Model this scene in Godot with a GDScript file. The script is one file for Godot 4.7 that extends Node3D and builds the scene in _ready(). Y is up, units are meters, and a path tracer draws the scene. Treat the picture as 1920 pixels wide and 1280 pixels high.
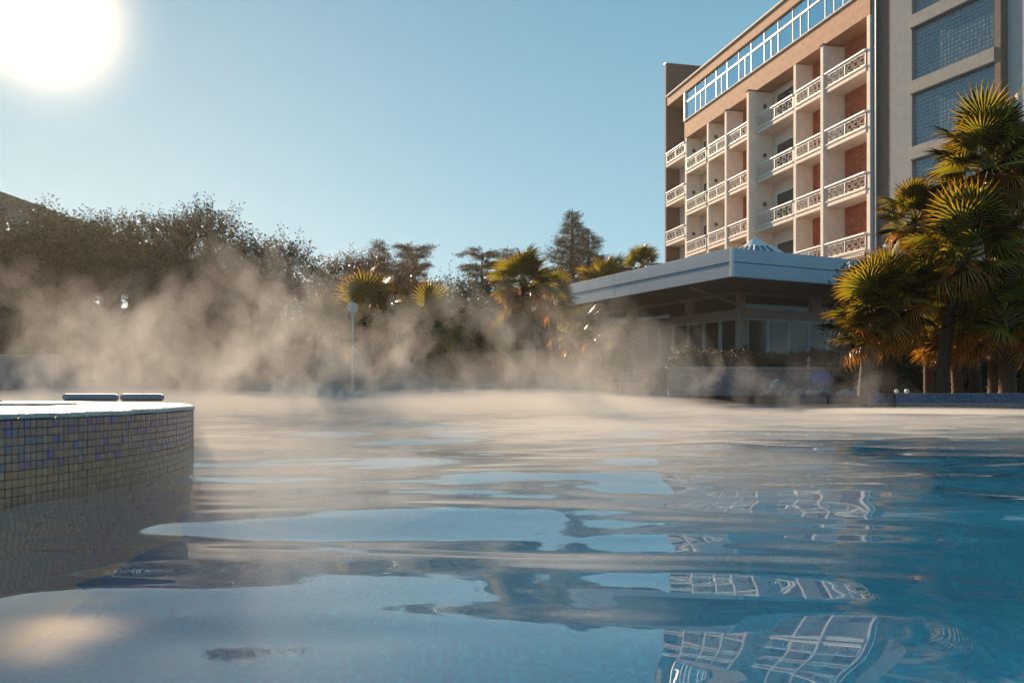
extends Node3D
# Thermal pool with rising steam, hotel and palms. Water level y = 0, camera 0.3 m above it, looking towards -z. Z below always means distance in front of the camera.
const WATER_TOP := 0.0
const DECK := 0.25
var M := {}
var used := {}
var rng := RandomNumberGenerator.new()

func _ready() -> void:
	rng.seed = 7
	setup_view()
	make_materials()
	build_pool()
	build_steam()
	build_hotel()
	build_annex()
	build_island()
	build_poolside()
	build_trees()
	build_palms()

# ------------------------------------------------------------------ camera, sky, sun
func setup_view() -> void:
	var cam := Camera3D.new()
	cam.name = "camera"
	cam.projection = Camera3D.PROJECTION_FRUSTUM
	cam.near = 0.1
	cam.far = 3000.0
	cam.size = 0.1 * 1280.0 / 1600.0
	cam.frustum_offset = Vector2(0, 0.1 * 98.0 / 1600.0)
	cam.position = Vector3(0, 0.3, 0)
	add_child(cam)
	cam.current = true
	var we := WorldEnvironment.new()
	we.name = "environment"
	var e := Environment.new()
	we.environment = e
	add_child(we)
	e.tonemap_mode = Environment.TONE_MAPPER_LINEAR
	e.tonemap_exposure = 2.25
	e.background_mode = Environment.BG_SKY
	var s := Sky.new()
	var sm := ProceduralSkyMaterial.new()
	s.sky_material = sm
	e.sky = s
	sm.sky_top_color = lin(.003, .085, .172)
	sm.sky_horizon_color = lin(.195, .345, .40)
	sm.sky_curve = .34
	sm.ground_bottom_color = lin(.06, .07, .06)
	sm.ground_horizon_color = lin(.25, .28, .28)
	sm.sun_angle_max = 17.5
	sm.sun_curve = .102
	e.volumetric_fog_enabled = true
	e.volumetric_fog_density = 0.00035
	e.volumetric_fog_albedo = Color(1, .95, .88)
	e.volumetric_fog_anisotropy = 0.62
	e.sdfgi_enabled = true
	e.ssao_enabled = true
	e.ssil_enabled = true
	var sun := DirectionalLight3D.new()
	sun.name = "sun"
	sun.light_energy = 1.6
	sun.light_color = Color(1, .88, .74)
	sun.light_angular_distance = .5
	sun.shadow_enabled = true
	sun.rotation_degrees = Vector3(-21.4, 180.0 + 28.8, 0)
	add_child(sun)

# ------------------------------------------------------------------ helpers
func lin(r: float, g: float, b: float, a := 1.0) -> Color:
	var c := Color(r, g, b).linear_to_srgb()
	c.a = a
	return c

func V(x: float, y: float, dist: float) -> Vector3:
	return Vector3(x, y, -dist)

func numbered(n: String) -> String:
	if not used.has(n):
		used[n] = 0
		return n
	used[n] += 1
	return "%s_%03d" % [n, used[n]]

func tag(o: Node, label := "", category := "", group := "", kind := "") -> Node:
	if label: o.set_meta("label", label)
	if category: o.set_meta("category", category)
	if group: o.set_meta("group", group)
	if kind: o.set_meta("kind", kind)
	return o

func thing(called: String, label: String, category: String, at := Vector3.ZERO, basis := Basis(), group := "") -> Node3D:
	var o := Node3D.new()
	o.name = numbered(called)
	o.transform = Transform3D(basis, at)
	add_child(o)
	tag(o, label, category, group)
	return o

func node(called: String, parent: Node) -> Node3D:
	var o := Node3D.new()
	o.name = called
	parent.add_child(o, true)
	return o

func mi(called: String, mesh: Mesh, mat: Material, parent: Node = null, at := Transform3D()) -> MeshInstance3D:
	var o := MeshInstance3D.new()
	o.mesh = mesh
	o.material_override = mat
	o.transform = at
	if parent == null:
		o.name = numbered(called)
		add_child(o)
	else:
		o.name = called
		parent.add_child(o, true)
	return o

func tool() -> SurfaceTool:
	var st := SurfaceTool.new()
	st.begin(Mesh.PRIMITIVE_TRIANGLES)
	return st

func tri(st: SurfaceTool, a: Vector3, b: Vector3, c: Vector3) -> void:
	var n := (b - a).cross(c - a).normalized()
	for p: Vector3 in [a, c, b]:
		st.set_normal(n)
		st.add_vertex(p)

func quad(st: SurfaceTool, a: Vector3, b: Vector3, c: Vector3, d: Vector3) -> void:
	tri(st, a, b, c)
	tri(st, a, c, d)

# box from lo to hi, its edges chamfered by e
func box(st: SurfaceTool, lo: Vector3, hi: Vector3, e := 0.0) -> void:
	var c := (lo + hi) / 2.0
	var h := (hi - lo) / 2.0
	for axis in 3:
		for sgn: float in [-1.0, 1.0]:
			var u := (axis + 1) % 3
			var v := (axis + 2) % 3
			var p := []
			for q: Vector2 in [Vector2(-1, -1), Vector2(1, -1), Vector2(1, 1), Vector2(-1, 1)]:
				var w := Vector3.ZERO
				w[axis] = sgn * h[axis]
				w[u] = q.x * (h[u] - e) * sgn
				w[v] = q.y * (h[v] - e)
				p.append(c + w)
			quad(st, p[0], p[1], p[2], p[3])
	if e > 0.0:
		for axis in 3:
			var u := (axis + 1) % 3
			var v := (axis + 2) % 3
			for su: float in [-1.0, 1.0]:
				for sv: float in [-1.0, 1.0]:
					var a := Vector3.ZERO
					a[axis] = -(h[axis] - e)
					a[u] = su * h[u]
					a[v] = sv * (h[v] - e)
					var b := a
					b[u] = su * (h[u] - e)
					b[v] = sv * h[v]
					var a2 := a
					a2[axis] *= -1.0
					var b2 := b
					b2[axis] *= -1.0
					if su * sv > 0: quad(st, c + a, c + b, c + b2, c + a2)
					else: quad(st, c + b, c + a, c + a2, c + b2)
		for sx: float in [-1.0, 1.0]:
			for sy: float in [-1.0, 1.0]:
				for sz: float in [-1.0, 1.0]:
					var s := Vector3(sx, sy, sz)
					var x := c + s * Vector3(h.x, h.y - e, h.z - e)
					var y := c + s * Vector3(h.x - e, h.y, h.z - e)
					var z := c + s * Vector3(h.x - e, h.y - e, h.z)
					if sx * sy * sz > 0: tri(st, x, y, z)
					else: tri(st, x, z, y)

func box_part(called: String, lo: Vector3, hi: Vector3, mat: Material, parent: Node = null, e := 0.0) -> MeshInstance3D:
	var st := tool()
	var c := (lo + hi) / 2.0
	box(st, lo - c, hi - c, e)
	return mi(called, st.commit(), mat, parent, Transform3D(Basis(), c))

# tube through points with a radius for each; k sides
func tube(st: SurfaceTool, pts: Array, radii: Array, k := 6, col := Color.WHITE) -> void:
	var rings := []
	var side := Vector3.RIGHT
	for i in pts.size():
		var d: Vector3 = (pts[mini(i + 1, pts.size() - 1)] - pts[maxi(i - 1, 0)]).normalized()
		if absf(side.dot(d)) > 0.9: side = Vector3.UP if absf(d.y) < .9 else Vector3.BACK
		side = (side - d * side.dot(d)).normalized()
		var up := d.cross(side)
		var ring := []
		for j in k + 1:
			var a := TAU * j / k
			ring.append([pts[i] + (side * cos(a) + up * sin(a)) * radii[i], side * cos(a) + up * sin(a)])
		rings.append(ring)
	st.set_color(col)
	for i in pts.size() - 1:
		for j in k:
			for q: Array in [rings[i][j], rings[i + 1][j], rings[i][j + 1], rings[i][j + 1], rings[i + 1][j], rings[i + 1][j + 1]]:
				st.set_normal(q[1])
				st.add_vertex(q[0])
	for q: int in [0, pts.size() - 1]:
		for j in range(1, k - 1):
			if q == 0: tri(st, rings[q][0][0], rings[q][j + 1][0], rings[q][j][0])
			else: tri(st, rings[q][0][0], rings[q][j][0], rings[q][j + 1][0])

# surface of revolution; profile of (radius, height)
func lathe(st: SurfaceTool, prof: Array, k := 24, wob := 0.0) -> void:
	var rows := []
	for i in prof.size():
		var p: Vector2 = prof[i]
		var d: Vector2 = prof[mini(i + 1, prof.size() - 1)] - prof[maxi(i - 1, 0)]
		var row := []
		for j in k + 1:
			var a := TAU * (j % k) / k
			var r := p.x * (1.0 + wob * sin(a * 3.0 + p.y * 9.0) * cos(p.y * 17.0 + a * 5.0))
			row.append([Vector3(cos(a) * r, p.y, sin(a) * r), Vector3(cos(a) * d.y, -d.x, sin(a) * d.y).normalized()])
		rows.append(row)
	for i in prof.size() - 1:
		for j in k:
			for q: Array in [rows[i][j], rows[i][j + 1], rows[i + 1][j], rows[i][j + 1], rows[i + 1][j + 1], rows[i + 1][j]]:
				st.set_normal(q[1])
				st.add_vertex(q[0])

# ------------------------------------------------------------------ materials
func mat(name_: String, c: Color, rough := .8, metal := 0.0) -> StandardMaterial3D:
	var m := StandardMaterial3D.new()
	m.resource_name = name_
	m.albedo_color = c
	m.roughness = rough
	m.metallic = metal
	M[name_] = m
	return m

func noise_tex(freq: float, octaves: int, lo: Color, hi: Color, size := 512, sd := 1, kind := FastNoiseLite.TYPE_SIMPLEX_SMOOTH) -> NoiseTexture2D:
	var n := FastNoiseLite.new()
	n.seed = sd
	n.noise_type = kind
	n.frequency = freq
	n.fractal_octaves = octaves
	var t := NoiseTexture2D.new()
	t.width = size
	t.height = size
	t.seamless = true
	t.noise = n
	var g := Gradient.new()
	g.set_color(0, lo)
	g.set_color(1, hi)
	t.color_ramp = g
	return t

func plaster(name_: String, c: Color, var_ := .12, scale := .35, rough := .85) -> StandardMaterial3D:
	var m := mat(name_, c, rough)
	m.albedo_texture = noise_tex(.012, 5, Color(1, 1, 1) * (1.0 - var_) + Color(0, 0, 0, 1), Color(1, 1, 1), 512, name_.hash() % 1000)
	m.uv1_triplanar = true
	m.uv1_world_triplanar = true
	m.uv1_scale = Vector3.ONE * scale
	m.heightmap_enabled = true
	m.heightmap_texture = M_bump()
	m.heightmap_scale = .4
	return m

var bump_cache: NoiseTexture2D
func M_bump() -> NoiseTexture2D:
	if bump_cache == null: bump_cache = noise_tex(.05, 4, Color.BLACK, Color.WHITE, 512, 77)
	return bump_cache

func grid_image(size: int, nx: int, ny: int, grout: Color, palette: Array, bond := false, grout_px := 1, spread := .12) -> ImageTexture:
	var im := Image.create(size, size, false, Image.FORMAT_RGB8)
	im.fill(grout)
	var r := RandomNumberGenerator.new()
	r.seed = 11 + nx
	var w := size / nx
	var h := size / ny
	for j in ny:
		for i in nx:
			var c: Color = palette[r.randi() % palette.size()]
			var k := 1.0 + r.randf_range(-spread, spread)
			c = Color(c.r * k, c.g * k, c.b * k)
			var x := i * w + (w / 2 if bond and j % 2 else 0)
			im.fill_rect(Rect2i(x, j * h, w - grout_px, h - grout_px), c)
			if x + w > size: im.fill_rect(Rect2i(0, j * h, x + w - size - grout_px, h - grout_px), c)
	return ImageTexture.create_from_image(im)

func make_materials() -> void:
	plaster("beam", lin(.47, .27, .175), .16)
	plaster("white_render", lin(.82, .72, .64), .10)
	plaster("fin_render", lin(.78, .65, .56), .10)
	plaster("gable_brown", lin(.135, .080, .065), .12)
	plaster("link_brown", lin(.15, .12, .105), .12)
	plaster("stair_grey", lin(.40, .38, .37), .10)
	plaster("stair_pale", lin(.52, .53, .54), .10)
	plaster("pier_brown", lin(.30, .20, .14), .10)
	plaster("band", lin(.44, .39, .34), .10)
	mat("rail_white", lin(.74, .74, .72), .4)
	mat("rail_iron", lin(.62, .57, .52), .5)
	mat("drain", lin(.17, .22, .27), .35, .5)
	mat("dark_metal", lin(.08, .07, .07), .5)
	var b := mat("brick", Color.WHITE, .9)
	b.albedo_texture = grid_image(512, 16, 32, lin(.30, .11, .07), [lin(.42, .095, .045), lin(.37, .08, .04), lin(.46, .115, .055), lin(.40, .095, .05)], true, 2)
	b.uv1_triplanar = true
	b.uv1_world_triplanar = true
	b.uv1_scale = Vector3.ONE * .26
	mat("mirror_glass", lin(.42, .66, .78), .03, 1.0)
	var g := mat("pane", lin(.7, .8, .8, .05), .0)
	g.transparency = BaseMaterial3D.TRANSPARENCY_ALPHA
	g.metallic_specular = .34
	var gd := mat("pane_dark", lin(.05, .06, .065), .05)
	gd.metallic = .3
	plaster("island_edge", lin(.66, .58, .50), .15, 2.0, .4)
	mat("curtain", lin(.27, .21, .17), .9)
	var gb := mat("glass_block", lin(.17, .24, .29), .12)
	gb.metallic = .35
	mat("alu", lin(.62, .58, .57), .45, .1)
	plaster("annex_frame", lin(.56, .44, .38), .08, .6, .6)
	var f := mat("fascia", lin(.36, .45, .54), .38, .2)
	f.albedo_texture = noise_tex(.006, 4, Color(.9, .9, .9), Color.WHITE, 512, 5)
	f.uv1_triplanar = true
	f.uv1_world_triplanar = true
	f.uv1_scale = Vector3.ONE * .2
	plaster("soffit", lin(.42, .28, .22), .10)
	plaster("roof_top", lin(.52, .50, .47), .2)
	plaster("deck_stone", lin(.42, .36, .31), .25, .5)
	plaster("ground", lin(.07, .075, .04), .4, .3)
	plaster("island_top", lin(.84, .81, .77), .06, .8, .42)
	plaster("coping", lin(.50, .40, .33), .2, 2.0, .6)
	mat("coping_blue", lin(.22, .29, .38), .6)
	mat("coping_grey", lin(.28, .31, .35), .5)
	mat("grout", lin(.42, .33, .28), .9)
	var pal := [lin(.44, .205, .145), lin(.37, .175, .13), lin(.28, .13, .30), lin(.26, .19, .18), lin(.49, .235, .155), lin(.34, .15, .23)]
	for i in pal.size():
		mat("tile_blue_%d" % i, pal[i], .28)
	var pal2 := [lin(.58, .25, .13), lin(.54, .225, .115), lin(.62, .28, .15), lin(.50, .215, .12)]
	for i in pal2.size():
		mat("tile_clay_%d" % i, pal2[i], .32)
	var pf := mat("pool_mosaic", Color.WHITE, .35)
	pf.albedo_texture = grid_image(1024, 64, 64, lin(.008, .18, .36), [lin(.008, .195, .38), lin(.008, .185, .37), lin(.010, .215, .40), lin(.010, .175, .36), lin(.010, .22, .405), lin(.016, .18, .37)], false, 1, .05)
	pf.uv1_triplanar = true
	pf.uv1_world_triplanar = true
	pf.uv1_scale = Vector3.ONE / .85
	var pw := mat("wall_mosaic", Color.WHITE, .3)
	pw.albedo_texture = grid_image(512, 32, 32, lin(.22, .2, .22), [lin(.10, .12, .26), lin(.14, .13, .24), lin(.18, .16, .24), lin(.08, .11, .22), lin(.2, .18, .25)], false, 2, .2)
	pw.uv1_triplanar = true
	pw.uv1_world_triplanar = true
	pw.uv1_scale = Vector3.ONE / .8
	var pc := mat("wall_clay", Color.WHITE, .4)
	pc.albedo_texture = grid_image(512, 32, 32, lin(.42, .30, .24), [lin(.50, .27, .20), lin(.46, .25, .18), lin(.53, .30, .22)], false, 2, .12)
	pc.uv1_triplanar = true
	pc.uv1_world_triplanar = true
	pc.uv1_scale = Vector3.ONE / .8
	plaster("mauve_wall", lin(.44, .30, .29), .25, .8)
	plaster("left_wall", lin(.36, .33, .34), .15, .5)
	plaster("house_wall", lin(.11, .085, .07), .3, .5)
	plaster("house_roof", lin(.30, .24, .2), .3, .5)
	plaster("rock", lin(.50, .44, .40), .4, 2.0, .5)
	mat("white_plastic", lin(.72, .72, .70), .4)
	var gl := mat("lamp_globe", lin(.8, .8, .76), .15)
	gl.backlight_enabled = true
	gl.backlight = lin(.5, .5, .46)
	mat("steel", lin(.5, .5, .5), .25, .9)
	var w := mat("water", Color(1, 1, 1, 0), 0.0)
	w.transparency = BaseMaterial3D.TRANSPARENCY_ALPHA
	w.refraction_enabled = true
	w.refraction_scale = .033
	plaster("bark", lin(.10, .075, .055), .45, 2.5)
	plaster("palm_bark", lin(.105, .065, .042), .5, 4.0)
	leaf_mat("oak_leaf", lin(.034, .052, .026), lin(.10, .15, .05), .42)
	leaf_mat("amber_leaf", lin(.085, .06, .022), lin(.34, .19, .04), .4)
	leaf_mat("needle", lin(.030, .045, .028), lin(.05, .07, .025), .5)
	leaf_mat("hedge_leaf", lin(.05, .045, .022), lin(.16, .11, .03), .45)
	leaf_mat("palm_leaf", lin(1, 1, 1), lin(.95, .80, .30), .34)

func leaf_mat(n: String, c: Color, back: Color, rough: float) -> void:
	var m := mat(n, c, rough)
	m.vertex_color_use_as_albedo = true
	m.backlight_enabled = true
	m.backlight = back
	m.cull_mode = BaseMaterial3D.CULL_DISABLED

# ------------------------------------------------------------------ pool, water, ground
var basin := [Vector2(22, -7), Vector2(22, 16.2), Vector2(6.88, 16.2), Vector2(10.4, 24.2), Vector2(8.9, 24.2), Vector2(7.3, 26.0), Vector2(3.4, 27.2), Vector2(1.7, 29.5), Vector2(-4, 31), Vector2(-13, 30), Vector2(-17, 24), Vector2(-18, 8), Vector2(-18, -7)]
var waves := []

func wave(x: float, z: float) -> Vector3:  # height, d/dx, d/dz
	var h := 0.0
	var dx := 0.0
	var dz := 0.0
	var wx := x + .35 * sin(z * .55 + .7) + .12 * sin(z * 1.9 + x * .8)
	var wz := z + .30 * sin(x * .5 + 1.3) + .10 * sin(x * 1.7 - z * .6)
	for w: Array in waves:
		var p: float = w[0] * wx + w[1] * wz + w[3]
		h += w[2] * sin(p)
		var c: float = w[2] * cos(p)
		dx += c * (w[0] + w[1] * .15 * cos(x * .5 + 1.3))
		dz += c * (w[1] + w[0] * .19 * cos(z * .55 + .7))
	return Vector3(h, dx, dz)

func build_pool() -> void:
	var r := RandomNumberGenerator.new()
	r.seed = 21
	for k in 15:
		var len_ := .17 * pow(1.19, k)          # 0.17 .. 2 m
		var ang := r.randfn(.08, .30)
		var kk := TAU / len_
		var slope := .0165 * (1.3 if len_ > .55 else (.75 if len_ > .3 else .35))
		waves.append([kk * sin(ang), kk * cos(ang), slope / kk, r.randf() * TAU])
	for k in 5:
		var kk := TAU / (.42 * pow(1.28, k))
		var ang := (.95 if k % 2 else -.8) + r.randfn(0, .2)
		waves.append([kk * sin(ang), kk * cos(ang), .016 / kk, r.randf() * TAU])
	for k in 4:
		var kk := TAU / (.13 * pow(1.2, k))
		var ang := r.randf_range(-1.2, 1.2)
		waves.append([kk * sin(ang), kk * cos(ang), .0075 / kk, r.randf() * TAU])
	var rows := 640
	var cols := 380
	var vs := PackedVector3Array()
	var ns := PackedVector3Array()
	var ix := PackedInt32Array()
	for i in rows + 1:
		var z := exp(log(36.0) * i / rows) - 3.0
		z = lerpf(-3.5, z, 1.0) if i > 0 else -4.0
		var half := 5.5 + .75 * maxf(z, 0.0)
		for j in cols + 1:
			var s := 2.0 * j / cols - 1.0
			var x := half * (.42 * s + .58 * s * s * s)
			var q := wave(x, z)
			vs.append(Vector3(x, q.x, -z))
			ns.append(Vector3(-q.y, 1, q.z).normalized())
	for i in rows:
		for j in cols:
			var a := i * (cols + 1) + j
			ix.append_array([a, a + cols + 1, a + 1, a + 1, a + cols + 1, a + cols + 2])
	var arr := []
	arr.resize(Mesh.ARRAY_MAX)
	arr[Mesh.ARRAY_VERTEX] = vs
	arr[Mesh.ARRAY_NORMAL] = ns
	arr[Mesh.ARRAY_INDEX] = ix
	var am := ArrayMesh.new()
	am.add_surface_from_arrays(Mesh.PRIMITIVE_TRIANGLES, arr)
	tag(mi("water", am, M.water), "rippled clear pool water under drifting steam", "", "", "structure")
	var st := tool()
	box(st, Vector3(-24, -1.7, -36), Vector3(26, -1.35, 10))
	tag(mi("pool_floor", st.commit(), M.pool_mosaic), "blue mosaic pool floor under the water", "", "", "structure")
	# pool wall, deck and ground round the basin
	st = tool()
	var sd := tool()
	var sg := tool()
	var mid := Vector2(0, 12)
	for i in basin.size():
		var a: Vector2 = basin[i]
		var b: Vector2 = basin[(i + 1) % basin.size()]
		quad(st, V(a.x, -1.35, a.y), V(b.x, -1.35, b.y), V(b.x, DECK, b.y), V(a.x, DECK, a.y))
		for layer in 2:
			var oa := a + (a - mid).normalized() * (7.0 if layer == 0 else 300.0)
			var ob := b + (b - mid).normalized() * (7.0 if layer == 0 else 300.0)
			var y := DECK + (.004 if layer == 0 else 0.0)
			quad(sd if layer == 0 else sg, V(a.x, y, a.y), V(b.x, y, b.y), V(ob.x, y, ob.y), V(oa.x, y, oa.y))
	tag(mi("pool_wall", st.commit(), M.wall_mosaic), "blue mosaic inner wall of the pool", "", "", "structure")
	tag(mi("pool_deck", sd.commit(), M.deck_stone), "pale stone deck round the pool", "", "", "structure")
	tag(mi("ground", sg.commit(), M.ground), "dark garden ground behind the pool", "", "", "structure")

# ------------------------------------------------------------------ steam
func build_steam() -> void:
	var root := Node3D.new()
	root.name = "steam"
	add_child(root)
	tag(root, "warm white steam rising from the pool water", "steam", "", "stuff")
	var r := RandomNumberGenerator.new()
	r.seed = 5
	var dens := {}
	var puff := func(p: Vector3, size: Vector3, rot: Vector3, d: float) -> void:
		var key := snappedf(d, .01)
		if not dens.has(key):
			var fm := FogMaterial.new()
			fm.albedo = Color(1, .985, .965)
			fm.density = key
			dens[key] = fm
		var f := FogVolume.new()
		f.shape = RenderingServer.FOG_VOLUME_SHAPE_ELLIPSOID
		f.size = size
		f.position = p
		f.rotation = rot
		f.material = dens[key]
		f.name = "wisp"
		root.add_child(f, true)
	# thin sheet of vapour hugging the water, deeper towards the left
	for i in 64:
		var z := r.randf_range(8.0, 27.0)
		var sx := r.randf_range(-.62, .16)
		puff.call(V(sx * z, r.randf_range(.02, .16), z), Vector3(r.randf_range(2.5, 6.0), r.randf_range(.25, .55), r.randf_range(2.0, 5.0)), Vector3(0, r.randf() * TAU, 0), r.randf_range(.06, .12))
	for i in 46:
		var z := r.randf_range(5.5, 22.0)
		var sx := r.randf_range(.08, .60)
		z = minf(z, 13.5) if sx > .36 else z
		puff.call(V(sx * z, r.randf_range(.0, .03), z), Vector3(r.randf_range(1.5, 4.5), r.randf_range(.08, .18), r.randf_range(1.2, 3.5)), Vector3(0, r.randf() * TAU, 0), r.randf_range(.05, .11))
	for i in 34:
		var z := r.randf_range(9.0, 25.0)
		var sx := r.randf_range(-.62, .20)
		puff.call(V(sx * z, r.randf_range(.2, .7), z), Vector3(r.randf_range(1.0, 3.0), r.randf_range(.7, 1.7), r.randf_range(1.0, 3.0)), Vector3(r.randfn(0, .3), r.randf() * TAU, r.randfn(0, .3)), r.randf_range(.03, .06))
	for i in 34:
		var z := r.randf_range(2.6, 8.5)
		var x := r.randf_range(-.5, .25) * z
		puff.call(V(x, r.randf_range(.02, .10), z), Vector3(r.randf_range(.8, 2.2), r.randf_range(.10, .22), r.randf_range(.6, 1.6)), Vector3(0, r.randf() * TAU, 0), r.randf_range(.07, .16))
	for i in 30:
		var z := r.randf_range(22.0, 30.0)
		puff.call(V(r.randf_range(-.60, .14) * z, r.randf_range(.1, .4), minf(z, 29.0)), Vector3(r.randf_range(2.0, 5.0), r.randf_range(.5, 1.1), r.randf_range(1.0, 3.0)), Vector3(0, r.randfn(0, .3), 0), r.randf_range(.08, .16))
	# plumes: picture column they rise from, distance, height, strength
	var plumes := []
	for i in 34:
		var px := r.randf_range(-40, 640)
		var dist := r.randf_range(6.0, 15.0)
		plumes.append([px, dist, r.randf_range(.5, 2.5) * (dist / 11.0), r.randf_range(.6, 1.2)])
	for i in 18:
		plumes.append([r.randf_range(560, 1120), r.randf_range(10.0, 22.0), r.randf_range(.6, 2.2), r.randf_range(.6, 1.1)])
	for i in 12:
		plumes.append([r.randf_range(1050, 1900), r.randf_range(9.0, 15.0), r.randf_range(.3, .9), r.randf_range(.18, .32)])
	for i in 9:
		plumes.append([r.randf_range(1010, 1420), r.randf_range(13.0, 21.0), r.randf_range(.7, 1.8), r.randf_range(.45, .75)])
	for p: Array in plumes:
		var pos := V((p[0] - 960.0) / 1600.0 * p[1], .05, p[1])
		var k0: float = sqrt(p[1] / 10.0)
		var n := int(clampf(p[2] / (.13 * k0), 5.0, 16.0))
		var drift := Vector3(r.randfn(.10, .35), 1, r.randfn(0, .3))
		var ph := r.randf() * TAU
		var step: float = p[2] / n
		var bend := r.randf_range(.5, 1.3)
		for k in n:
			var t := float(k) / n
			var dir := (drift + Vector3(sin(ph + t * 6.0) * bend, 0, cos(ph + t * 4.0) * .5)).normalized()
			pos += dir * step
			var wide := (.10 + .24 * t) * k0
			for q in 3:
				var sz := wide * r.randf_range(.5, 1.2)
				var off := Vector3(r.randfn(0, .7), r.randfn(0, .5), r.randfn(0, .6)) * wide
				var size := Vector3(sz * r.randf_range(.6, 1.15), sz * r.randf_range(1.4, 3.6), sz * r.randf_range(.7, 1.3))
				var b := Basis(Quaternion(Vector3.UP, (dir + Vector3(r.randfn(0, .55), 0, r.randfn(0, .4))).normalized()))
				puff.call(pos + off, size, b.get_euler(), p[3] * lerpf(.50, .14, sqrt(t)) / k0)

# ------------------------------------------------------------------ hotel
func spiral_mesh(w: float, h: float) -> Mesh:
	var st := tool()
	var pts := []
	var rad := []
	for i in 15:
		var a := TAU * i / 14.0
		pts.append(Vector3(cos(a) * w / 2, sin(a) * h / 2, 0))
		rad.append(.020)
	tube(st, pts, rad, 4)
	pts = []
	rad = []
	for i in 11:
		var a := TAU * (.10 + .8 * i / 10.0)
		pts.append(Vector3(cos(a) * w * .27, sin(a) * h * .27, 0))
		rad.append(.018)
	tube(st, pts, rad, 4)
	return st.commit()

func balcony(hotel: Node3D, x0: float, x1: float, rail_y: float, front: float, scroll: Mesh, depth := 1.1) -> void:
	var b := node("balcony", hotel)
	b.position = Vector3((x0 + x1) / 2, rail_y, front)
	var h := (x1 - x0) / 2
	box_part("slab", Vector3(-h, -1.10, -depth - front), Vector3(h, -.90, .02), M.white_render, b, .01)
	box_part("slab_lip", Vector3(-h, -.88, -.05), Vector3(h, -.80, .06), M.white_render, b, .01)
	box_part("handrail", Vector3(-h + .02, -.10, -.06), Vector3(h - .02, 0, .08), M.rail_white, b, .02)
	var st := tool()
	box(st, Vector3(-h + .05, -.19, -.015), Vector3(h - .05, -.16, .015))
	box(st, Vector3(-h + .05, -.77, -.015), Vector3(h - .05, -.74, .015))
	for x: float in [-h + .06, 0.0, h - .06]:
		box(st, Vector3(x - .02, -.74, -.015), Vector3(x + .02, -.19, .015))
	for x: float in [-h * .5, h * .5]:
		box(st, Vector3(x - .02, -.16, -.01), Vector3(x + .02, -.10, .01))
		box(st, Vector3(x - .02, -.80, -.01), Vector3(x + .02, -.77, .01))
	mi("railing_frame", st.commit(), M.rail_white, b)
	var n := 3 if h > 1.2 else 2
	for s: float in [-1.0, 1.0]:
		for i in n:
			var x := s * (.10 + (h - .2) * (i + .5) / n)
			mi("scroll", scroll, M.rail_iron, b, Transform3D(Basis(), Vector3(x, -.465, 0)))

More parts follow.
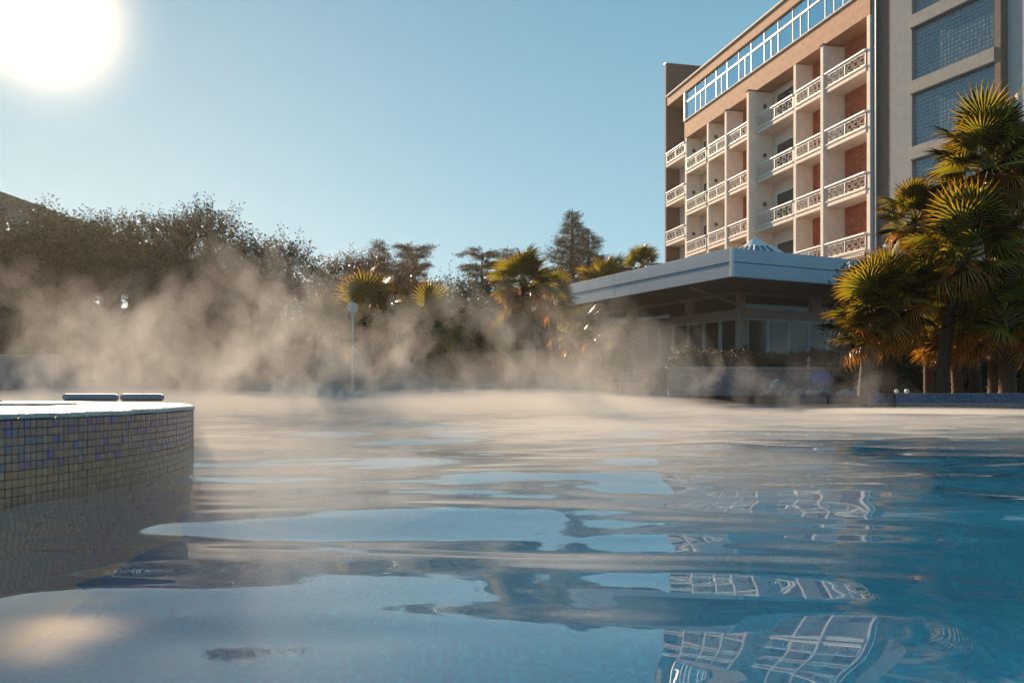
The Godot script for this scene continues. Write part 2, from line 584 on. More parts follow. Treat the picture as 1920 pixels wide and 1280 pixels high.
func build_hotel() -> void:
	var ang := atan(.2406)
	var ex := Vector3(sin(ang), 0, cos(ang))
	var en := Vector3(-cos(ang), 0, sin(ang))
	var hotel := thing("hotel_building", "beige and brick hotel with rows of scrolled balconies behind the low annex", "building", V(17.43, 0, 41.7), Basis(ex, Vector3.UP, en))
	# columns between the bays: x of centre, how far it stands out
	var fins := [[-20.67, .0], [-17.2, .0], [-14.4, .12], [-10.8, .52], [-6.48, .0], [-3.70, .12], [0.0, .0]]
	var t := .135
	var body := tool()
	box(body, Vector3(-24.1, 0, -13), Vector3(.1, 18.8, -1.1))
	box(body, Vector3(-24.1, 18.8, -13), Vector3(.1, 22.2, -2.2))
	mi("body", body.commit(), M.fin_render, hotel)
	for i in fins.size():
		var f: Array = fins[i]
		box_part("column", Vector3(f[0] - t, 0, -1.098), Vector3(f[0] + t, 18.8 - (.0 if f[1] == 0.0 else .06), f[1]), M.white_render if f[1] == 0.0 else M.white_render, hotel, .015)
		if f[1] > 0.0: box_part("column_cap", Vector3(f[0] - t - .03, 18.741, .002), Vector3(f[0] + t + .03, 18.82, f[1] + .05), M.gable_brown, hotel)
	# top floor: beam, window band, eave
	box_part("beam", Vector3(-20.9, 18.802, -2.195), Vector3(.136, 20.03, 0), M.beam, hotel, .01)
	box_part("sill", Vector3(-20.95, 20.032, -.3), Vector3(.14, 20.11, .10), M.white_render, hotel, .01)
	box_part("eave", Vector3(-24.0, 22.2, -13), Vector3(.15, 22.88, -.02), M.beam, hotel)
	box_part("roof_edge", Vector3(-24.0, 22.882, -13), Vector3(.2, 22.98, .1), M.white_render, hotel)
	box_part("transom_rail", Vector3(-20.9, 21.42, -.22), Vector3(.13, 21.52, -.10), M.rail_white, hotel)
	var x := -20.85
	var k := 0
	while x < -.2:
		var w: float = [1.55, .78, .78][k % 3]
		if x + w > 0.0: w = -x
		var p := box_part("window_pane", Vector3(x + .035, 20.12, -.2), Vector3(x + w - .035, 21.42, -.16), M.mirror_glass, hotel)
		box_part("mullion", Vector3(-w / 2 - .035 - .022, -.65, -.03), Vector3(-w / 2 - .035 + .022, .65, .05), M.rail_white, p)
		x += w
		k += 1
	x = -20.85
	k = 0
	while x < -.2:
		var w := minf(1.555, -x)
		var p := box_part("upper_pane", Vector3(x + .04, 21.53, -.20), Vector3(x + w - .04, 22.19, -.16), M.mirror_glass, hotel)
		box_part("mullion", Vector3(-w / 2 - .065, -.33, -.03), Vector3(-w / 2 - .015, .33, .06), M.rail_white, p)
		x += w
		k += 1
	# corner window facing the gable
	box_part("corner_pane", Vector3(-21.02, 20.12, -1.6), Vector3(-20.98, 22.19, -.2), M.mirror_glass, hotel)
	box_part("corner_post", Vector3(-21.05, 20.11, -.19), Vector3(-20.92, 22.2, -.03), M.rail_white, hotel)
	# gable wall at the far end
	box_part("gable_wall", Vector3(-24.35, 0, -13), Vector3(-24.11, 25.5, .02), M.gable_brown, hotel)
	box_part("gable_capping", Vector3(-24.40, 25.502, -13), Vector3(-24.06, 25.56, .07), M.drain, hotel)
	box_part("corner_wall", Vector3(-20.80, 0, -1.097), Vector3(-20.66 - t, 18.8, .0), M.white_render, hotel)
	# balconies, bay by bay
	var scroll := spiral_mesh(.42, .50)
	for row in 5:
		var y := 17.23 - 3.0 * row
		for i in fins.size() - 1:
			var front := .07 if i != 3 else .03
			balcony(hotel, fins[i][0] + t + .003, fins[i + 1][0] - t - .003, y, front - .05, scroll)
			var a: float = fins[i][0] + t
			var b: float = fins[i + 1][0] - t
			var fl := y - .9
			var top := minf(y + 1.9, 18.8)
			if i in [2, 4, 5]:
				box_part("brick_panel", Vector3(a + (.18 if i == 5 else .01), fl, -1.10), Vector3(b - .01, top - .002, -1.06), M.brick, hotel)
			else:
				if i == 3: box_part("brick_panel", Vector3(b - .75, fl, -1.10), Vector3(b - .01, top - .002, -1.06), M.brick, hotel)
				var off := .75 if i == 3 else .1
				var fr := box_part("balcony_door", Vector3(a + .55, fl, -1.12), Vector3(b - off - .1, fl + 2.1, -1.04), M.rail_white, hotel)
				var dw := (b - off - .1 - a - .55)
				box_part("door_glass", Vector3(-dw / 2 + .08, -.97, .03), Vector3(dw / 2 - .08, .97, .046), M.pane_dark, fr)
				box_part("shutter_box", Vector3(-dw / 2, 1.055, .0), Vector3(dw / 2, 1.3, .06), M.fin_render, fr)
				var lamp := mi("wall_lamp", lamp_disc(), M.dark_metal, hotel, Transform3D(Basis(Vector3(0, 0, 1), Vector3(1, 0, 0), Vector3(0, 1, 0)), Vector3(a + .002, fl + 1.55, -.55)))
				lamp.rotation = Vector3(0, 0, -PI / 2)
		balcony(hotel, -24.10, -20.82, y + 1.4, .0, scroll, 2.2)
	# rain pipes by the last column
	for px: float in [.24, .46]:
		var st := tool()
		tube(st, [Vector3(px, 0, -.10), Vector3(px, 26.0, -.10)], [.055, .055], 8)
		for yy in range(2, 26, 3):
			tube(st, [Vector3(px, yy, -.10), Vector3(px, yy + .08, -.10)], [.068, .068], 8)
		mi("rain_pipe", st.commit(), M.drain, hotel)
	box_part("side_wall", Vector3(.102, 0, -12.9), Vector3(1.25, 28, -.25), M.link_brown, hotel)
	box_part("side_return", Vector3(1.251, 0, -12.9), Vector3(2.0, 28, -.55), M.gable_brown, hotel)
	build_stairwell()

func lamp_disc() -> Mesh:
	var st := tool()
	lathe(st, [Vector2(0, .0), Vector2(.13, .0), Vector2(.13, .04), Vector2(.09, .09), Vector2(0, .11)], 12)
	return st.commit()

func build_stairwell() -> void:
	var a := atan(.4175)
	var s := thing("stair_tower", "grey stair tower with glass block panels between beige bands beside the hotel", "building", V(18.26, 0, 38.9), Basis(Vector3(sin(a), 0, cos(a)), Vector3.UP, Vector3(-cos(a), 0, sin(a))))
	box_part("side_panel", Vector3(-1.25, 0, -5), Vector3(-.02, 30, .0), M.stair_grey, s)
	box_part("core", Vector3(-.02, 0, -5), Vector3(4.2, 30, -.32), M.stair_grey, s)
	box_part("pier", Vector3(4.20, 0, -5), Vector3(4.46, 30, .06), M.pier_brown, s)
	box_part("end_wall", Vector3(4.462, 0, -5), Vector3(5.35, 30, -.35), M.stair_pale, s)
	box_part("end_wall", Vector3(5.352, 0, -5), Vector3(9.0, 30, -.02), M.stair_pale, s)
	for lvl in 8:
		var y := 1.95 + 3.0 * lvl
		box_part("band", Vector3(-.08, y, -.31), Vector3(4.198, y + .57, .10), M.band, s, .01)
		box_part("flashing", Vector3(-.06, y - .03, -.30), Vector3(4.197, y - .002, .06), M.drain, s)
		var st := tool()
		var y0 := y + .58
		var nx := 22
		var ny := 13
		var bw := 4.16 / nx
		var bh := 2.38 / ny
		for i in nx:
			for j in ny:
				var c := Vector3(.02 + bw * (i + .5), y0 + bh * (j + .5), -.16)
				var tilt := Vector3(rng.randfn(0, .003), rng.randfn(0, .003), 0)
				var hw := bw * .45
				var hh := bh * .46
				var p := [Vector3(-hw, -hh, 0), Vector3(hw, -hh, 0), Vector3(hw, hh, 0), Vector3(-hw, hh, 0)]
				var q := [Vector3(-hw * .80, -hh * .80, .014 + tilt.x), Vector3(hw * .80, -hh * .80, .014 - tilt.x + tilt.y), Vector3(hw * .80, hh * .80, .014 + tilt.y), Vector3(-hw * .80, hh * .80, .014)]
				for e in 4:
					quad(st, c + p[e], c + p[(e + 1) % 4], c + q[(e + 1) % 4], c + q[e])
				quad(st, c + q[0], c + q[1], c + q[2], c + q[3])
		tag(mi("glass_blocks", st.commit(), M.glass_block, s), "", "", "", "stuff")
		box_part("mortar", Vector3(.0, y0, -.30), Vector3(4.19, y + 2.97, -.165), M.stair_grey, s)
	# bracket lamp on the side panel
	var st2 := tool()
	tube(st2, [Vector3(-.9, 7.1, .0), Vector3(-.9, 7.25, .3), Vector3(-.9, 7.2, .5)], [.025, .025, .025], 6)
	box(st2, Vector3(-1.0, 7.08, .42), Vector3(-.8, 7.2, .75), .02)
	mi("wall_lamp", st2.commit(), M.white_plastic, s)

# ------------------------------------------------------------------ annex: low glazed pavilion
func build_annex() -> void:
	var a := deg_to_rad(26.6)
	var ex := Vector3(cos(a), 0, -sin(a))
	var ez := Vector3(sin(a), 0, cos(a))
	var bas := Basis(ex, Vector3.UP, ez)
	var o := V(7.89, 0, 29.5)
	var an := thing("glazed_annex", "low annex with glass folding doors under a wide blue-grey metal roof", "building", o, bas)
	var L := 16.0
	var D := 9.6
	var fl := .67
	box_part("plinth", Vector3(.0, 0, -D), Vector3(L, fl, 0), M.annex_frame, an)
	box_part("inner_wall", Vector3(6.5, fl + .002, -D), Vector3(6.7, 3.85, -1.0), M.curtain, an)
	box_part("back_wall", Vector3(0, fl + .002, -D - .2), Vector3(L, 3.85, -D), M.annex_frame, an)
	box_part("end_wall", Vector3(L, fl, -D), Vector3(L + .2, 3.85, 0), M.annex_frame, an)
	# roof with overhang
	var o1 := 2.8
	box_part("soffit", Vector3(-o1 + .06, 3.852, -11.0), Vector3(L + 2, 3.95, o1 - .06), M.soffit, an)
	box_part("roof", Vector3(-o1 + .1, 3.955, -11.0), Vector3(L + 2, 4.60, o1 - .1), M.roof_top, an)
	# fascia panels: two rows, one mesh each
	var zs := [-11.0, -7.6, -3.55, o1 - .06]
	for i in 3:
		for row in 2:
			var y0: float = [3.83, 4.285][row]
			var y1: float = [4.27, 4.70][row]
			box_part("fascia_panel", Vector3(-o1 - .03 - .012 * row, y0, zs[i] + .006), Vector3(-o1 + .055, y1, zs[i + 1] - .006), M.fascia, an, .008)
	var xs := [-o1 - .03, 3.9, 10.6, L + 2]
	for i in 3:
		for row in 2:
			var y0: float = [3.83, 4.285][row]
			var y1: float = [4.27, 4.70][row]
			box_part("fascia_panel", Vector3(xs[i] + .006, y0, o1 - .055), Vector3(xs[i + 1] - .006, y1, o1 + .03 + .012 * row), M.fascia, an, .008)
	box_part("corner_trim", Vector3(-o1 - .055, 3.828, o1 - .05), Vector3(-o1 + .05, 4.715, o1 + .055), M.rail_white, an, .01)
	# columns and beams, left side (x = 0 plane) then front (z = 0 plane)
	box_part("corner_column", Vector3(-.05, fl, -.18), Vector3(.22, 3.851, .06), M.annex_frame, an, .01)
	box_part("end_column", Vector3(-.05, fl, -D), Vector3(.2, 3.851, -D + .35), M.annex_frame, an)
	box_part("beam", Vector3(-.03, 2.95, -D + .351), Vector3(.16, 3.25, -.181), M.annex_frame, an)
	box_part("beam", Vector3(.221, 2.95, -.16), Vector3(L, 3.25, .03), M.annex_frame, an)
	box_part("head", Vector3(-.02, 3.75, -D + .351), Vector3(.16, 3.851, -.181), M.annex_frame, an)
	box_part("head", Vector3(.221, 3.75, -.16), Vector3(L, 3.851, .02), M.annex_frame, an)
	var tz := [[-9.1, -6.85], [-6.3, -3.0], [-2.6, -.25]]
	for i in 3:
		box_part("transom_glass", Vector3(.05, 3.25, tz[i][0]), Vector3(.06, 3.75, tz[i][1]), M.pane, an)
	for i in 2:
		box_part("transom_pier", Vector3(-.025, 3.251, tz[i][1]), Vector3(.16, 3.749, tz[i + 1][0]), M.annex_frame, an)
	box_part("transom_pier", Vector3(-.025, 3.251, -D + .351), Vector3(.16, 3.749, tz[0][0]), M.annex_frame, an)
	var fx := [[.3, 3.35], [3.85, 6.9], [7.4, 10.4], [10.9, 13.9]]
	for i in 4:
		box_part("transom_glass", Vector3(fx[i][0], 3.25, -.06), Vector3(fx[i][1], 3.75, -.05), M.pane, an)
		box_part("transom_pier", Vector3(fx[i][1], 3.251, -.16), Vector3(fx[i + 1][0] if i < 3 else L, 3.749, .025), M.annex_frame, an)
	for i in 10:
		var z0 := -9.2 + i * .9
		door(an, Vector3(.06, fl, z0 + .45), PI / 2, .87, 2.27)
	for i in 15:
		door(an, Vector3(.35 + i * .97 + .48, fl, -.06), 0.0, .94, 2.27)
	# diagonal rain pipe under the overhang
	var st := tool()
	tube(st, [Vector3(-2.3, 3.82, .2), Vector3(-.30, 3.35, .22), Vector3(-.14, 3.2, .1), Vector3(-.14, fl, .1)], [.05, .05, .05, .05], 8)
	mi("rain_pipe", st.commit(), M.annex_frame, an)
	# things standing inside, seen dimly through the glass
	var tb := thing("notice_board", "pale green board standing inside the annex behind the glass doors", "board", o + bas * Vector3(1.6, fl, -4.6), bas)
	box_part("panel", Vector3(-.02, .9, -.5), Vector3(.02, 1.7, .5), mat("board_green", lin(.25, .42, .38), .6), tb)
	for s: float in [-.4, .4]: box_part("leg", Vector3(-.02, 0, s - .02), Vector3(.02, .9, s + .02), M.alu, tb)
	for i in 4:
		var c := thing("lounge_table", ["round table inside the annex near its far door", "round table inside the annex behind the green board", "round table inside the annex near the corner column", "round table inside the annex behind the front doors"][i], "table", o + bas * Vector3([2.6, 3.6, 2.2, 4.6][i], fl, [-7.8, -5.6, -2.6, -2.2][i]), bas, "tables inside the annex")
		st = tool()
		lathe(st, [Vector2(0, .74), Vector2(.5, .74), Vector2(.5, .71), Vector2(0, .71)], 20)
		mi("table_top", st.commit(), M.white_plastic, c)
		st = tool()
		lathe(st, [Vector2(.24, 0), Vector2(.24, .03), Vector2(.04, .05), Vector2(.04, .71)], 12)
		mi("pedestal", st.commit(), M.dark_metal, c)
	# pyramid skylight
	var sk := thing("roof_skylight", "ribbed glass pyramid skylight rising above the annex roof edge", "skylight", V(9.2, 4.6, 32.2), bas)
	var R := 2.35
	var H := 1.62
	st = tool()
	lathe(st, [Vector2(R * .26, H * .74), Vector2(.0, H)], 8)
	mi("cap", st.commit(), M.rail_white, sk)
	for i in 8:
		var a0 := TAU * i / 8.0
		var a1 := TAU * (i + 1) / 8.0
		st = tool()
		var p0 := Vector3(cos(a0), 0, sin(a0))
		var p1 := Vector3(cos(a1), 0, sin(a1))
		quad(st, p0 * R, p1 * R, p1 * R * .26 + Vector3.UP * H * .735, p0 * R * .26 + Vector3.UP * H * .735)
		var pn := mi("glass_panel", st.commit(), M.glass_block, sk)
		for q in 3:
			var f := q / 3.0
			st = tool()
			tube(st, [p0.lerp(p1, f) * R * 1.005 + Vector3.UP * .02, p0.lerp(p1, f) * R * .26 + Vector3.UP * (H * .74 + .02)], [.045, .035], 4)
			mi("rib", st.commit(), M.rail_white, pn)
	box_part("kerb", Vector3(-R, -.01, -R), Vector3(R, .012, R), M.roof_top, sk)
	# railing on the roof
	var ra := V(14.6, 4.6, 38.0)
	var rb := V(16.3, 4.6, 33.9)
	var rt := thing("roof_railing", "thin grey bar railing on the annex roof before the hotel", "railing", ra)
	var dv := rb - ra
	st = tool()
	for y: float in [.85, 1.75]:
		tube(st, [Vector3(0, y, 0), dv + Vector3(0, y, 0)], [.022, .022], 5)
	mi("rail", st.commit(), M.dark_metal, rt)
	for i in 4:
		st = tool()
		tube(st, [dv * i / 3.0, dv * i / 3.0 + Vector3(0, 1.8, 0)], [.035, .035], 5)
		mi("post", st.commit(), M.dark_metal, rt)
	st = tool()
	for i in 36:
		tube(st, [dv * (i + .5) / 36.0 + Vector3(0, .85, 0), dv * (i + .5) / 36.0 + Vector3(0, 1.75, 0)], [.009, .009], 4)
	tag(mi("bars", st.commit(), M.dark_metal, rt), "", "", "", "stuff")

func door(an: Node3D, at: Vector3, turn: float, w: float, h: float) -> void:
	var d := node("folding_door", an)
	d.position = at
	d.rotation.y = turn
	var st := tool()
	for s: float in [-1.0, 1.0]:
		box(st, Vector3(s * w / 2 - (.055 if s > 0 else 0.0), 0, -.03), Vector3(s * w / 2 + (.055 if s < 0 else 0.0), h, .03))
	box(st, Vector3(-w / 2 + .055, 0, -.028), Vector3(w / 2 - .055, .09, .028))
	box(st, Vector3(-w / 2 + .055, h - .06, -.028), Vector3(w / 2 - .055, h, .028))
	mi("frame", st.commit(), M.alu, d)
	box_part("glass", Vector3(-w / 2 + .05, .08, -.004), Vector3(w / 2 - .05, h - .05, .004), M.pane, d)

# ------------------------------------------------------------------ round tiled island at the left
func build_island() -> void:
	var c := V(-4.267, 0, 2.854)
	var R := 3.0
	var top := .25
	var isl := thing("pool_island", "round mosaic tiled island with a sunlit pale top in the water", "platform", c)
	var st := tool()
	lathe(st, [Vector2(R - .009, -1.35), Vector2(R - .009, top - .021)], 160)
	mi("wall_core", st.commit(), M.grout, isl)
	st = tool()
	lathe(st, [Vector2(R - .22, top - .004), Vector2(0, top - .004)], 120)
	mi("top_slab", st.commit(), M.island_top, isl)
	# mosaic tiles: 300 nearest ones in view as pieces, the rest as one mesh
	var pitch := .0225
	var n := int(TAU * R / pitch)
	var tm := tool()
	box(tm, Vector3(-.0104, -.0104, -.004), Vector3(.0104, .0104, .003), .0011)
	var tile := tm.commit()
	var rest := {}
	var r := RandomNumberGenerator.new()
	r.seed = 3
	var near := []
	for i in n:
		var a := TAU * i / n
		var p := c + Vector3(cos(a) * R, 0, sin(a) * R)
		near.append([Vector2(p.x, p.z).length() if p.z < -2.1 and p.x > -4.2 else 99.0 + i, i])
	near.sort()
	var chosen := {}
	for q in 27: chosen[near[q][1]] = true
	for i in n:
		var a := TAU * i / n
		var nrm := Vector3(cos(a), 0, sin(a))
		if nrm.x < -.35: continue
		var side := Vector3(-sin(a), 0, cos(a))
		for row in 14:
			var y := top - .021 - pitch * (row + .5)
			var clay := row >= 6
			var lift := r.randf_range(-.0008, .0010)
			var tw := r.randfn(0, .015)
			var b := Basis(-side, Vector3.UP, nrm).rotated(nrm, r.randfn(0, .012)).rotated(Vector3.UP, tw)
			var tr := Transform3D(b, nrm * (R - .004 + lift) + Vector3(0, y, 0))
			var k := "tile_clay_%d" % (r.randi() % 4) if clay else "tile_blue_%d" % ([0, 0, 0, 1, 1, 1, 2, 3, 4, 4, 4, 5][r.randi() % 12])
			if chosen.has(i) and row < 11:
				mi("tile", tile, M[k], isl, tr)
			else:
				if not rest.has(k): rest[k] = tool()
				rest[k].append_from(tile, 0, tr)
	for k: String in rest:
		tag(mi("mosaic", rest[k].commit(), M[k], isl), "", "", "", "stuff")
	# rounded edging tiles along the rim
	var m := 130
	for i in m:
		var a0 := TAU * (i + .012) / m
		var a1 := TAU * (i + .988) / m
		st = tool()
		var prof := [Vector2(R - .22, top - .019), Vector2(R - .22, top), Vector2(R - .012, top), Vector2(R + .002, top - .004), Vector2(R + .005, top - .010), Vector2(R + .004, top - .017), Vector2(R - .003, top - .020), Vector2(R - .22, top - .020)]
		var dy := r.randf_range(-.0012, .0012)
		for j in 3:
			var b0 := lerpf(a0, a1, j / 3.0)
			var b1 := lerpf(a0, a1, (j + 1) / 3.0)
			for q in prof.size() - 1:
				var e0 := Vector3(cos(b0) * prof[q].x, prof[q].y + dy, sin(b0) * prof[q].x)
				var e1 := Vector3(cos(b0) * prof[q + 1].x, prof[q + 1].y + dy, sin(b0) * prof[q + 1].x)
				var g0 := Vector3(cos(b1) * prof[q].x, prof[q].y + dy, sin(b1) * prof[q].x)
				var g1 := Vector3(cos(b1) * prof[q + 1].x, prof[q + 1].y + dy, sin(b1) * prof[q + 1].x)
				quad(st, e0, e1, g1, g0)
		mi("edging_tile", st.commit(), M.island_edge, isl)
	# things lying on the island
	for i in 2:
		var w: float = [.355, .275][i]
		var b := thing("head_rest", ["long dark blue rounded head rest at the far rim of the island", "short grey blue rounded head rest at the far rim of the island"][i], "head rest", V([-2.92, -2.545][i] + w / 2, top, 5.55), Basis(), "head rests on the island")
		st = tool()
		tube(st, [Vector3(-w / 2, .026, 0), Vector3(-w / 2 + .015, .026, 0), Vector3(w / 2 - .015, .026, 0), Vector3(w / 2, .026, 0)], [.016, .024, .024, .016], 12)
		mi("bar", st.commit(), M.coping_blue if i == 0 else M.coping_grey, b)
		box_part("base", Vector3(-w / 2 + .02, 0, -.03), Vector3(w / 2 - .02, .008, .03), M.grout, b)
	for i in 3:
		var s := thing("paving_slab", ["thin clay paving slab lying near the front on the island top", "thin clay paving slab at the left edge of the island top", "thin clay paving slab lying behind on the island top"][i], "slab", V([-2.28, -3.05, -3.3][i], top, [3.9, 4.4, 5.0][i]), Basis(Vector3.UP, [.1, -.06, .03][i]), "slabs on the island")
		box_part("plate", Vector3(-.22, -.003, -.16), Vector3(.22, .008, .16), M.coping, s, .003)

# ------------------------------------------------------------------ walls, fountain and small things round the pool
func banded_wall(called: String, label: String, pts: Array, top: float, split: float, thick := .35, coping := true) -> Node3D:
	var w := thing(called, label, "wall")
	var up := tool()
	var low := tool()
	var cap := tool()
	for i in pts.size() - 1:
		var a: Vector2 = pts[i]
		var b: Vector2 = pts[i + 1]
		var d := (b - a).normalized()
		var n := Vector2(-d.y, d.x) * thick
		quad(low, V(a.x, -1.1, a.y), V(b.x, -1.1, b.y), V(b.x, split, b.y), V(a.x, split, a.y))
		quad(up, V(a.x, split, a.y), V(b.x, split, b.y), V(b.x, top - .02, b.y), V(a.x, top - .02, a.y))
		var ca := a - n.normalized() * .02
		var cb := b - n.normalized() * .02
		quad(cap, V(ca.x, top - .02, ca.y), V(cb.x, top - .02, cb.y), V(cb.x, top, cb.y), V(ca.x, top, ca.y))
		quad(cap, V(ca.x, top, ca.y), V(cb.x, top, cb.y), V(b.x + n.x, top, b.y + n.y), V(a.x + n.x, top, a.y + n.y))
		quad(cap, V(b.x + n.x, 0, b.y + n.y), V(a.x + n.x, 0, a.y + n.y), V(a.x + n.x, top, a.y + n.y), V(b.x + n.x, top, b.y + n.y))
	mi("lower_tiles", low.commit(), M.wall_clay, w)
	mi("upper_tiles", up.commit(), M.wall_mosaic, w)
	mi("coping", cap.commit(), M.coping, w)
	return w

func build_poolside() -> void:
	banded_wall("planter_wall", "long blue and pink mosaic wall in front of the palms at the pool edge", [Vector2(10.2, 23.9), Vector2(6.88, 16.15), Vector2(22, 16.15)], .31, .13)
	banded_wall("low_pool_wall", "short low mosaic wall with a blue pad between fountain and palm planter", [Vector2(8.95, 24.05), Vector2(10.35, 24.05)], .275, .17)
	banded_wall("pool_edge_wall", "pink and blue tiled pool rim in front of the annex", [Vector2(1.7, 29.3), Vector2(3.4, 27.0), Vector2(7.3, 25.8), Vector2(8.9, 24.1)], .36, .16)
	var pad := thing("blue_pad", "rounded blue coping pad lying on the low mosaic wall", "pad", V(9.95, .275, 24.1))
	box_part("cushion", Vector3(-.4, 0, -.15), Vector3(.4, .10, .15), mat("pad_blue", lin(.13, .33, .55), .45), pad, .035)
	var pad2 := thing("blue_coping", "blue rounded coping lying along the pool rim left of the annex doors", "coping", V(2.45, .36, 28.5), Basis(Vector3.UP, .93))
	box_part("cushion", Vector3(-.9, 0, -.12), Vector3(.9, .07, .12), M.pad_blue, pad2, .03)
	var pad3 := thing("blue_coping", "blue rounded coping lying on the pool rim below the handrail", "coping", V(6.2, .36, 26.3), Basis(Vector3.UP, .30))
	box_part("cushion", Vector3(-.5, 0, -.12), Vector3(.5, .06, .12), M.pad_blue, pad3, .03)
	# mauve garden wall with hedge behind it
	var gw := thing("garden_wall", "low mauve garden wall below the annex windows", "wall", V(8.6, DECK, 25.1))
	box_part("face", Vector3(-4.0, 0, -.12), Vector3(5.5, .78, .12), M.mauve_wall, gw)
	box_part("coping", Vector3(-4.03, .78, -.15), Vector3(5.53, .83, .15), M.band, gw, .01)
	foliage_box("clipped_hedge", "long clipped dark hedge standing behind the mauve garden wall", V(9.5, DECK, 26.2), Vector3(9.4, 1.18, .9), Basis(Vector3.UP, .12), 9000, M.hedge_leaf, "small")
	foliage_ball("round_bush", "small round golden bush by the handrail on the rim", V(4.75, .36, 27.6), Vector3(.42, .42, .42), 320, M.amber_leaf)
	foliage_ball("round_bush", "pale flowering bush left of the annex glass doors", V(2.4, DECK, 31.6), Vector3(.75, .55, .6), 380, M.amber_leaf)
	foliage_ball("round_bush", "upright brown bush beside the round golden bush", V(5.1, .36, 27.9), Vector3(.26, .62, .26), 180, M.hedge_leaf)
	# dome of blue mosaic
	var dm := thing("mosaic_dome", "blue mosaic dome fountain behind the rocks and palm trunk", "fountain", V(9.0, DECK, 23.6 + 1.2))
	var st := tool()
	var pr := [Vector2(.40, 0), Vector2(.40, .36)]
	for i in 9: pr.append(Vector2(.385 * cos(PI / 2 * i / 8.0), .36 + .385 * sin(PI / 2 * i / 8.0)))
	lathe(st, pr.slice(2), 32)
	mi("dome", st.commit(), mat("dome_blue", lin(.07, .11, .30), .3), dm)
	st = tool()
	lathe(st, pr.slice(0, 2), 32)
	mi("drum", st.commit(), M.wall_mosaic, dm)
	# rocks of the fountain
	var rk := RandomNumberGenerator.new()
	rk.seed = 9
	var rocks := [stone_mesh(1), stone_mesh(2), stone_mesh(3)]
	var bg := thing("boulder", "large rounded wet boulder at the left end of the pebble row", "rock", V(7.35, DECK, 22.0 + 1.6))
	var bm := mi("stone", rocks[0], M.rock, bg)
	bm.transform = Transform3D(Basis().scaled(Vector3(.23, .24, .22)), Vector3(0, .2, 0))
	for i in 16:
		var f := i / 15.0
		var s := thing("pebble", "pale wet cobble, %s from the boulder end of the fountain row" % ["first", "second", "third", "fourth", "fifth", "sixth", "seventh", "eighth", "ninth", "tenth", "eleventh", "twelfth", "thirteenth", "fourteenth", "fifteenth", "sixteenth"][i], "rock", V(7.0 + 2.0 * f + rk.randfn(0, .04), DECK, 23.3 + rk.randfn(0, .18)), Basis(), "cobbles of the fountain")
		var sz := rk.randf_range(.08, .14)
		mi("stone", rocks[i % 3], M.rock, s, Transform3D(Basis(Vector3.UP, rk.randf() * TAU).scaled(Vector3(sz * 1.3, sz * .8, sz)), Vector3(0, sz * .62, 0)))
	var jet := thing("water_jet", "thin spray of water drops rising over the fountain pebbles", "water jet", V(8.25, DECK + .05, 23.7))
	st = tool()
	for i in 90:
		var t := rk.randf()
		var p := Vector3(rk.randfn(0, .015 + .16 * (1.0 - t) * (1.0 - t)), t * 1.05, rk.randfn(0, .05))
		var s := rk.randf_range(.006, .014)
		var q := [p + Vector3(0, s * 1.6, 0), p + Vector3(s, 0, 0), p + Vector3(0, 0, s), p + Vector3(-s, 0, 0), p + Vector3(0, 0, -s), p - Vector3(0, s * 1.6, 0)]
		for e in 4:
			tri(st, q[0], q[1 + (e + 1) % 4], q[1 + e])
			tri(st, q[5], q[1 + e], q[1 + (e + 1) % 4])
	mi("drops", st.commit(), M.white_plastic, jet)
	for i in 3:
		var b := thing("stone_ball", ["white stone ball on the blue pad by the leaning palm", "small white stone ball on the planter wall", "small pointed white stone on the planter wall"][i], "ball", V([9.78, 7.35, 7.55][i], [.375, .31, .31][i], [24.1, 16.3, 16.3][i]), Basis(), "stone balls on the walls")
		mi("stone", stone_mesh(5 + i), M.white_plastic, b, Transform3D(Basis().scaled(Vector3(.09, .085, .09) * [1.0, .45, .5][i]), Vector3(0, .08 * [1.0, .45, .5][i], 0)))
	# white garden chair at the annex door
	var ch := thing("garden_chair", "white plastic garden chair with arms by the annex doors", "chair", V(4.05, DECK, 32.2), Basis(Vector3.UP, -.9))
	box_part("seat", Vector3(-.24, .42, -.24), Vector3(.24, .46, .24), M.white_plastic, ch, .01)
	st = tool()
	box(st, Vector3(-.24, .80, -.30), Vector3(.24, .88, -.26))
	for i in 6: box(st, Vector3(-.23 + i * .088, .46, -.275), Vector3(-.20 + i * .088, .80, -.25))
	mi("backrest", st.commit(), M.white_plastic, ch)
	for s: float in [-1.0, 1.0]:
		for z: float in [-.22, .22]:
			box_part("leg", Vector3(s * .24 - .02, 0, z - .02), Vector3(s * .24 + .02, .66 if z > 0 else .42, z + .02), M.white_plastic, ch)
		box_part("armrest", Vector3(s * .25 - .03, .66, -.28), Vector3(s * .25 + .03, .69, .26), M.white_plastic, ch)
	# steel handrail into the pool
	var hr := thing("pool_handrail", "bent steel handrail at the pool rim before the mauve wall", "handrail", V(5.15, .36, 26.5))
	for i in 2:
		st = tool()
		tube(st, [Vector3(-.3 * i + .55, .0, .1 * i), Vector3(-.3 * i + .1, .62, .1 * i), Vector3(-.3 * i + .22, .70, .1 * i), Vector3(-.3 * i + .75, .70, .1 * i), Vector3(-.3 * i + .80, .60, .1 * i), Vector3(-.3 * i + .80, 0, .1 * i)], [.022, .022, .022, .022, .022, .022], 8)
		mi("rail", st.commit(), M.steel, hr)
	# lamp post
	var lp := thing("garden_lamp", "slender lamp post with a ribbed globe standing in the steam", "street lamp", V(-5.05, DECK, 27.0))
	st = tool()
	lathe(st, [Vector2(.10, 0), Vector2(.10, .06), Vector2(.045, .1), Vector2(.04, 1.4), Vector2(.033, 1.42), Vector2(.030, 2.45), Vector2(.06, 2.5), Vector2(.06, 2.56), Vector2(.09, 2.6)], 14)
	mi("pole", st.commit(), M.alu, lp)
	st = tool()
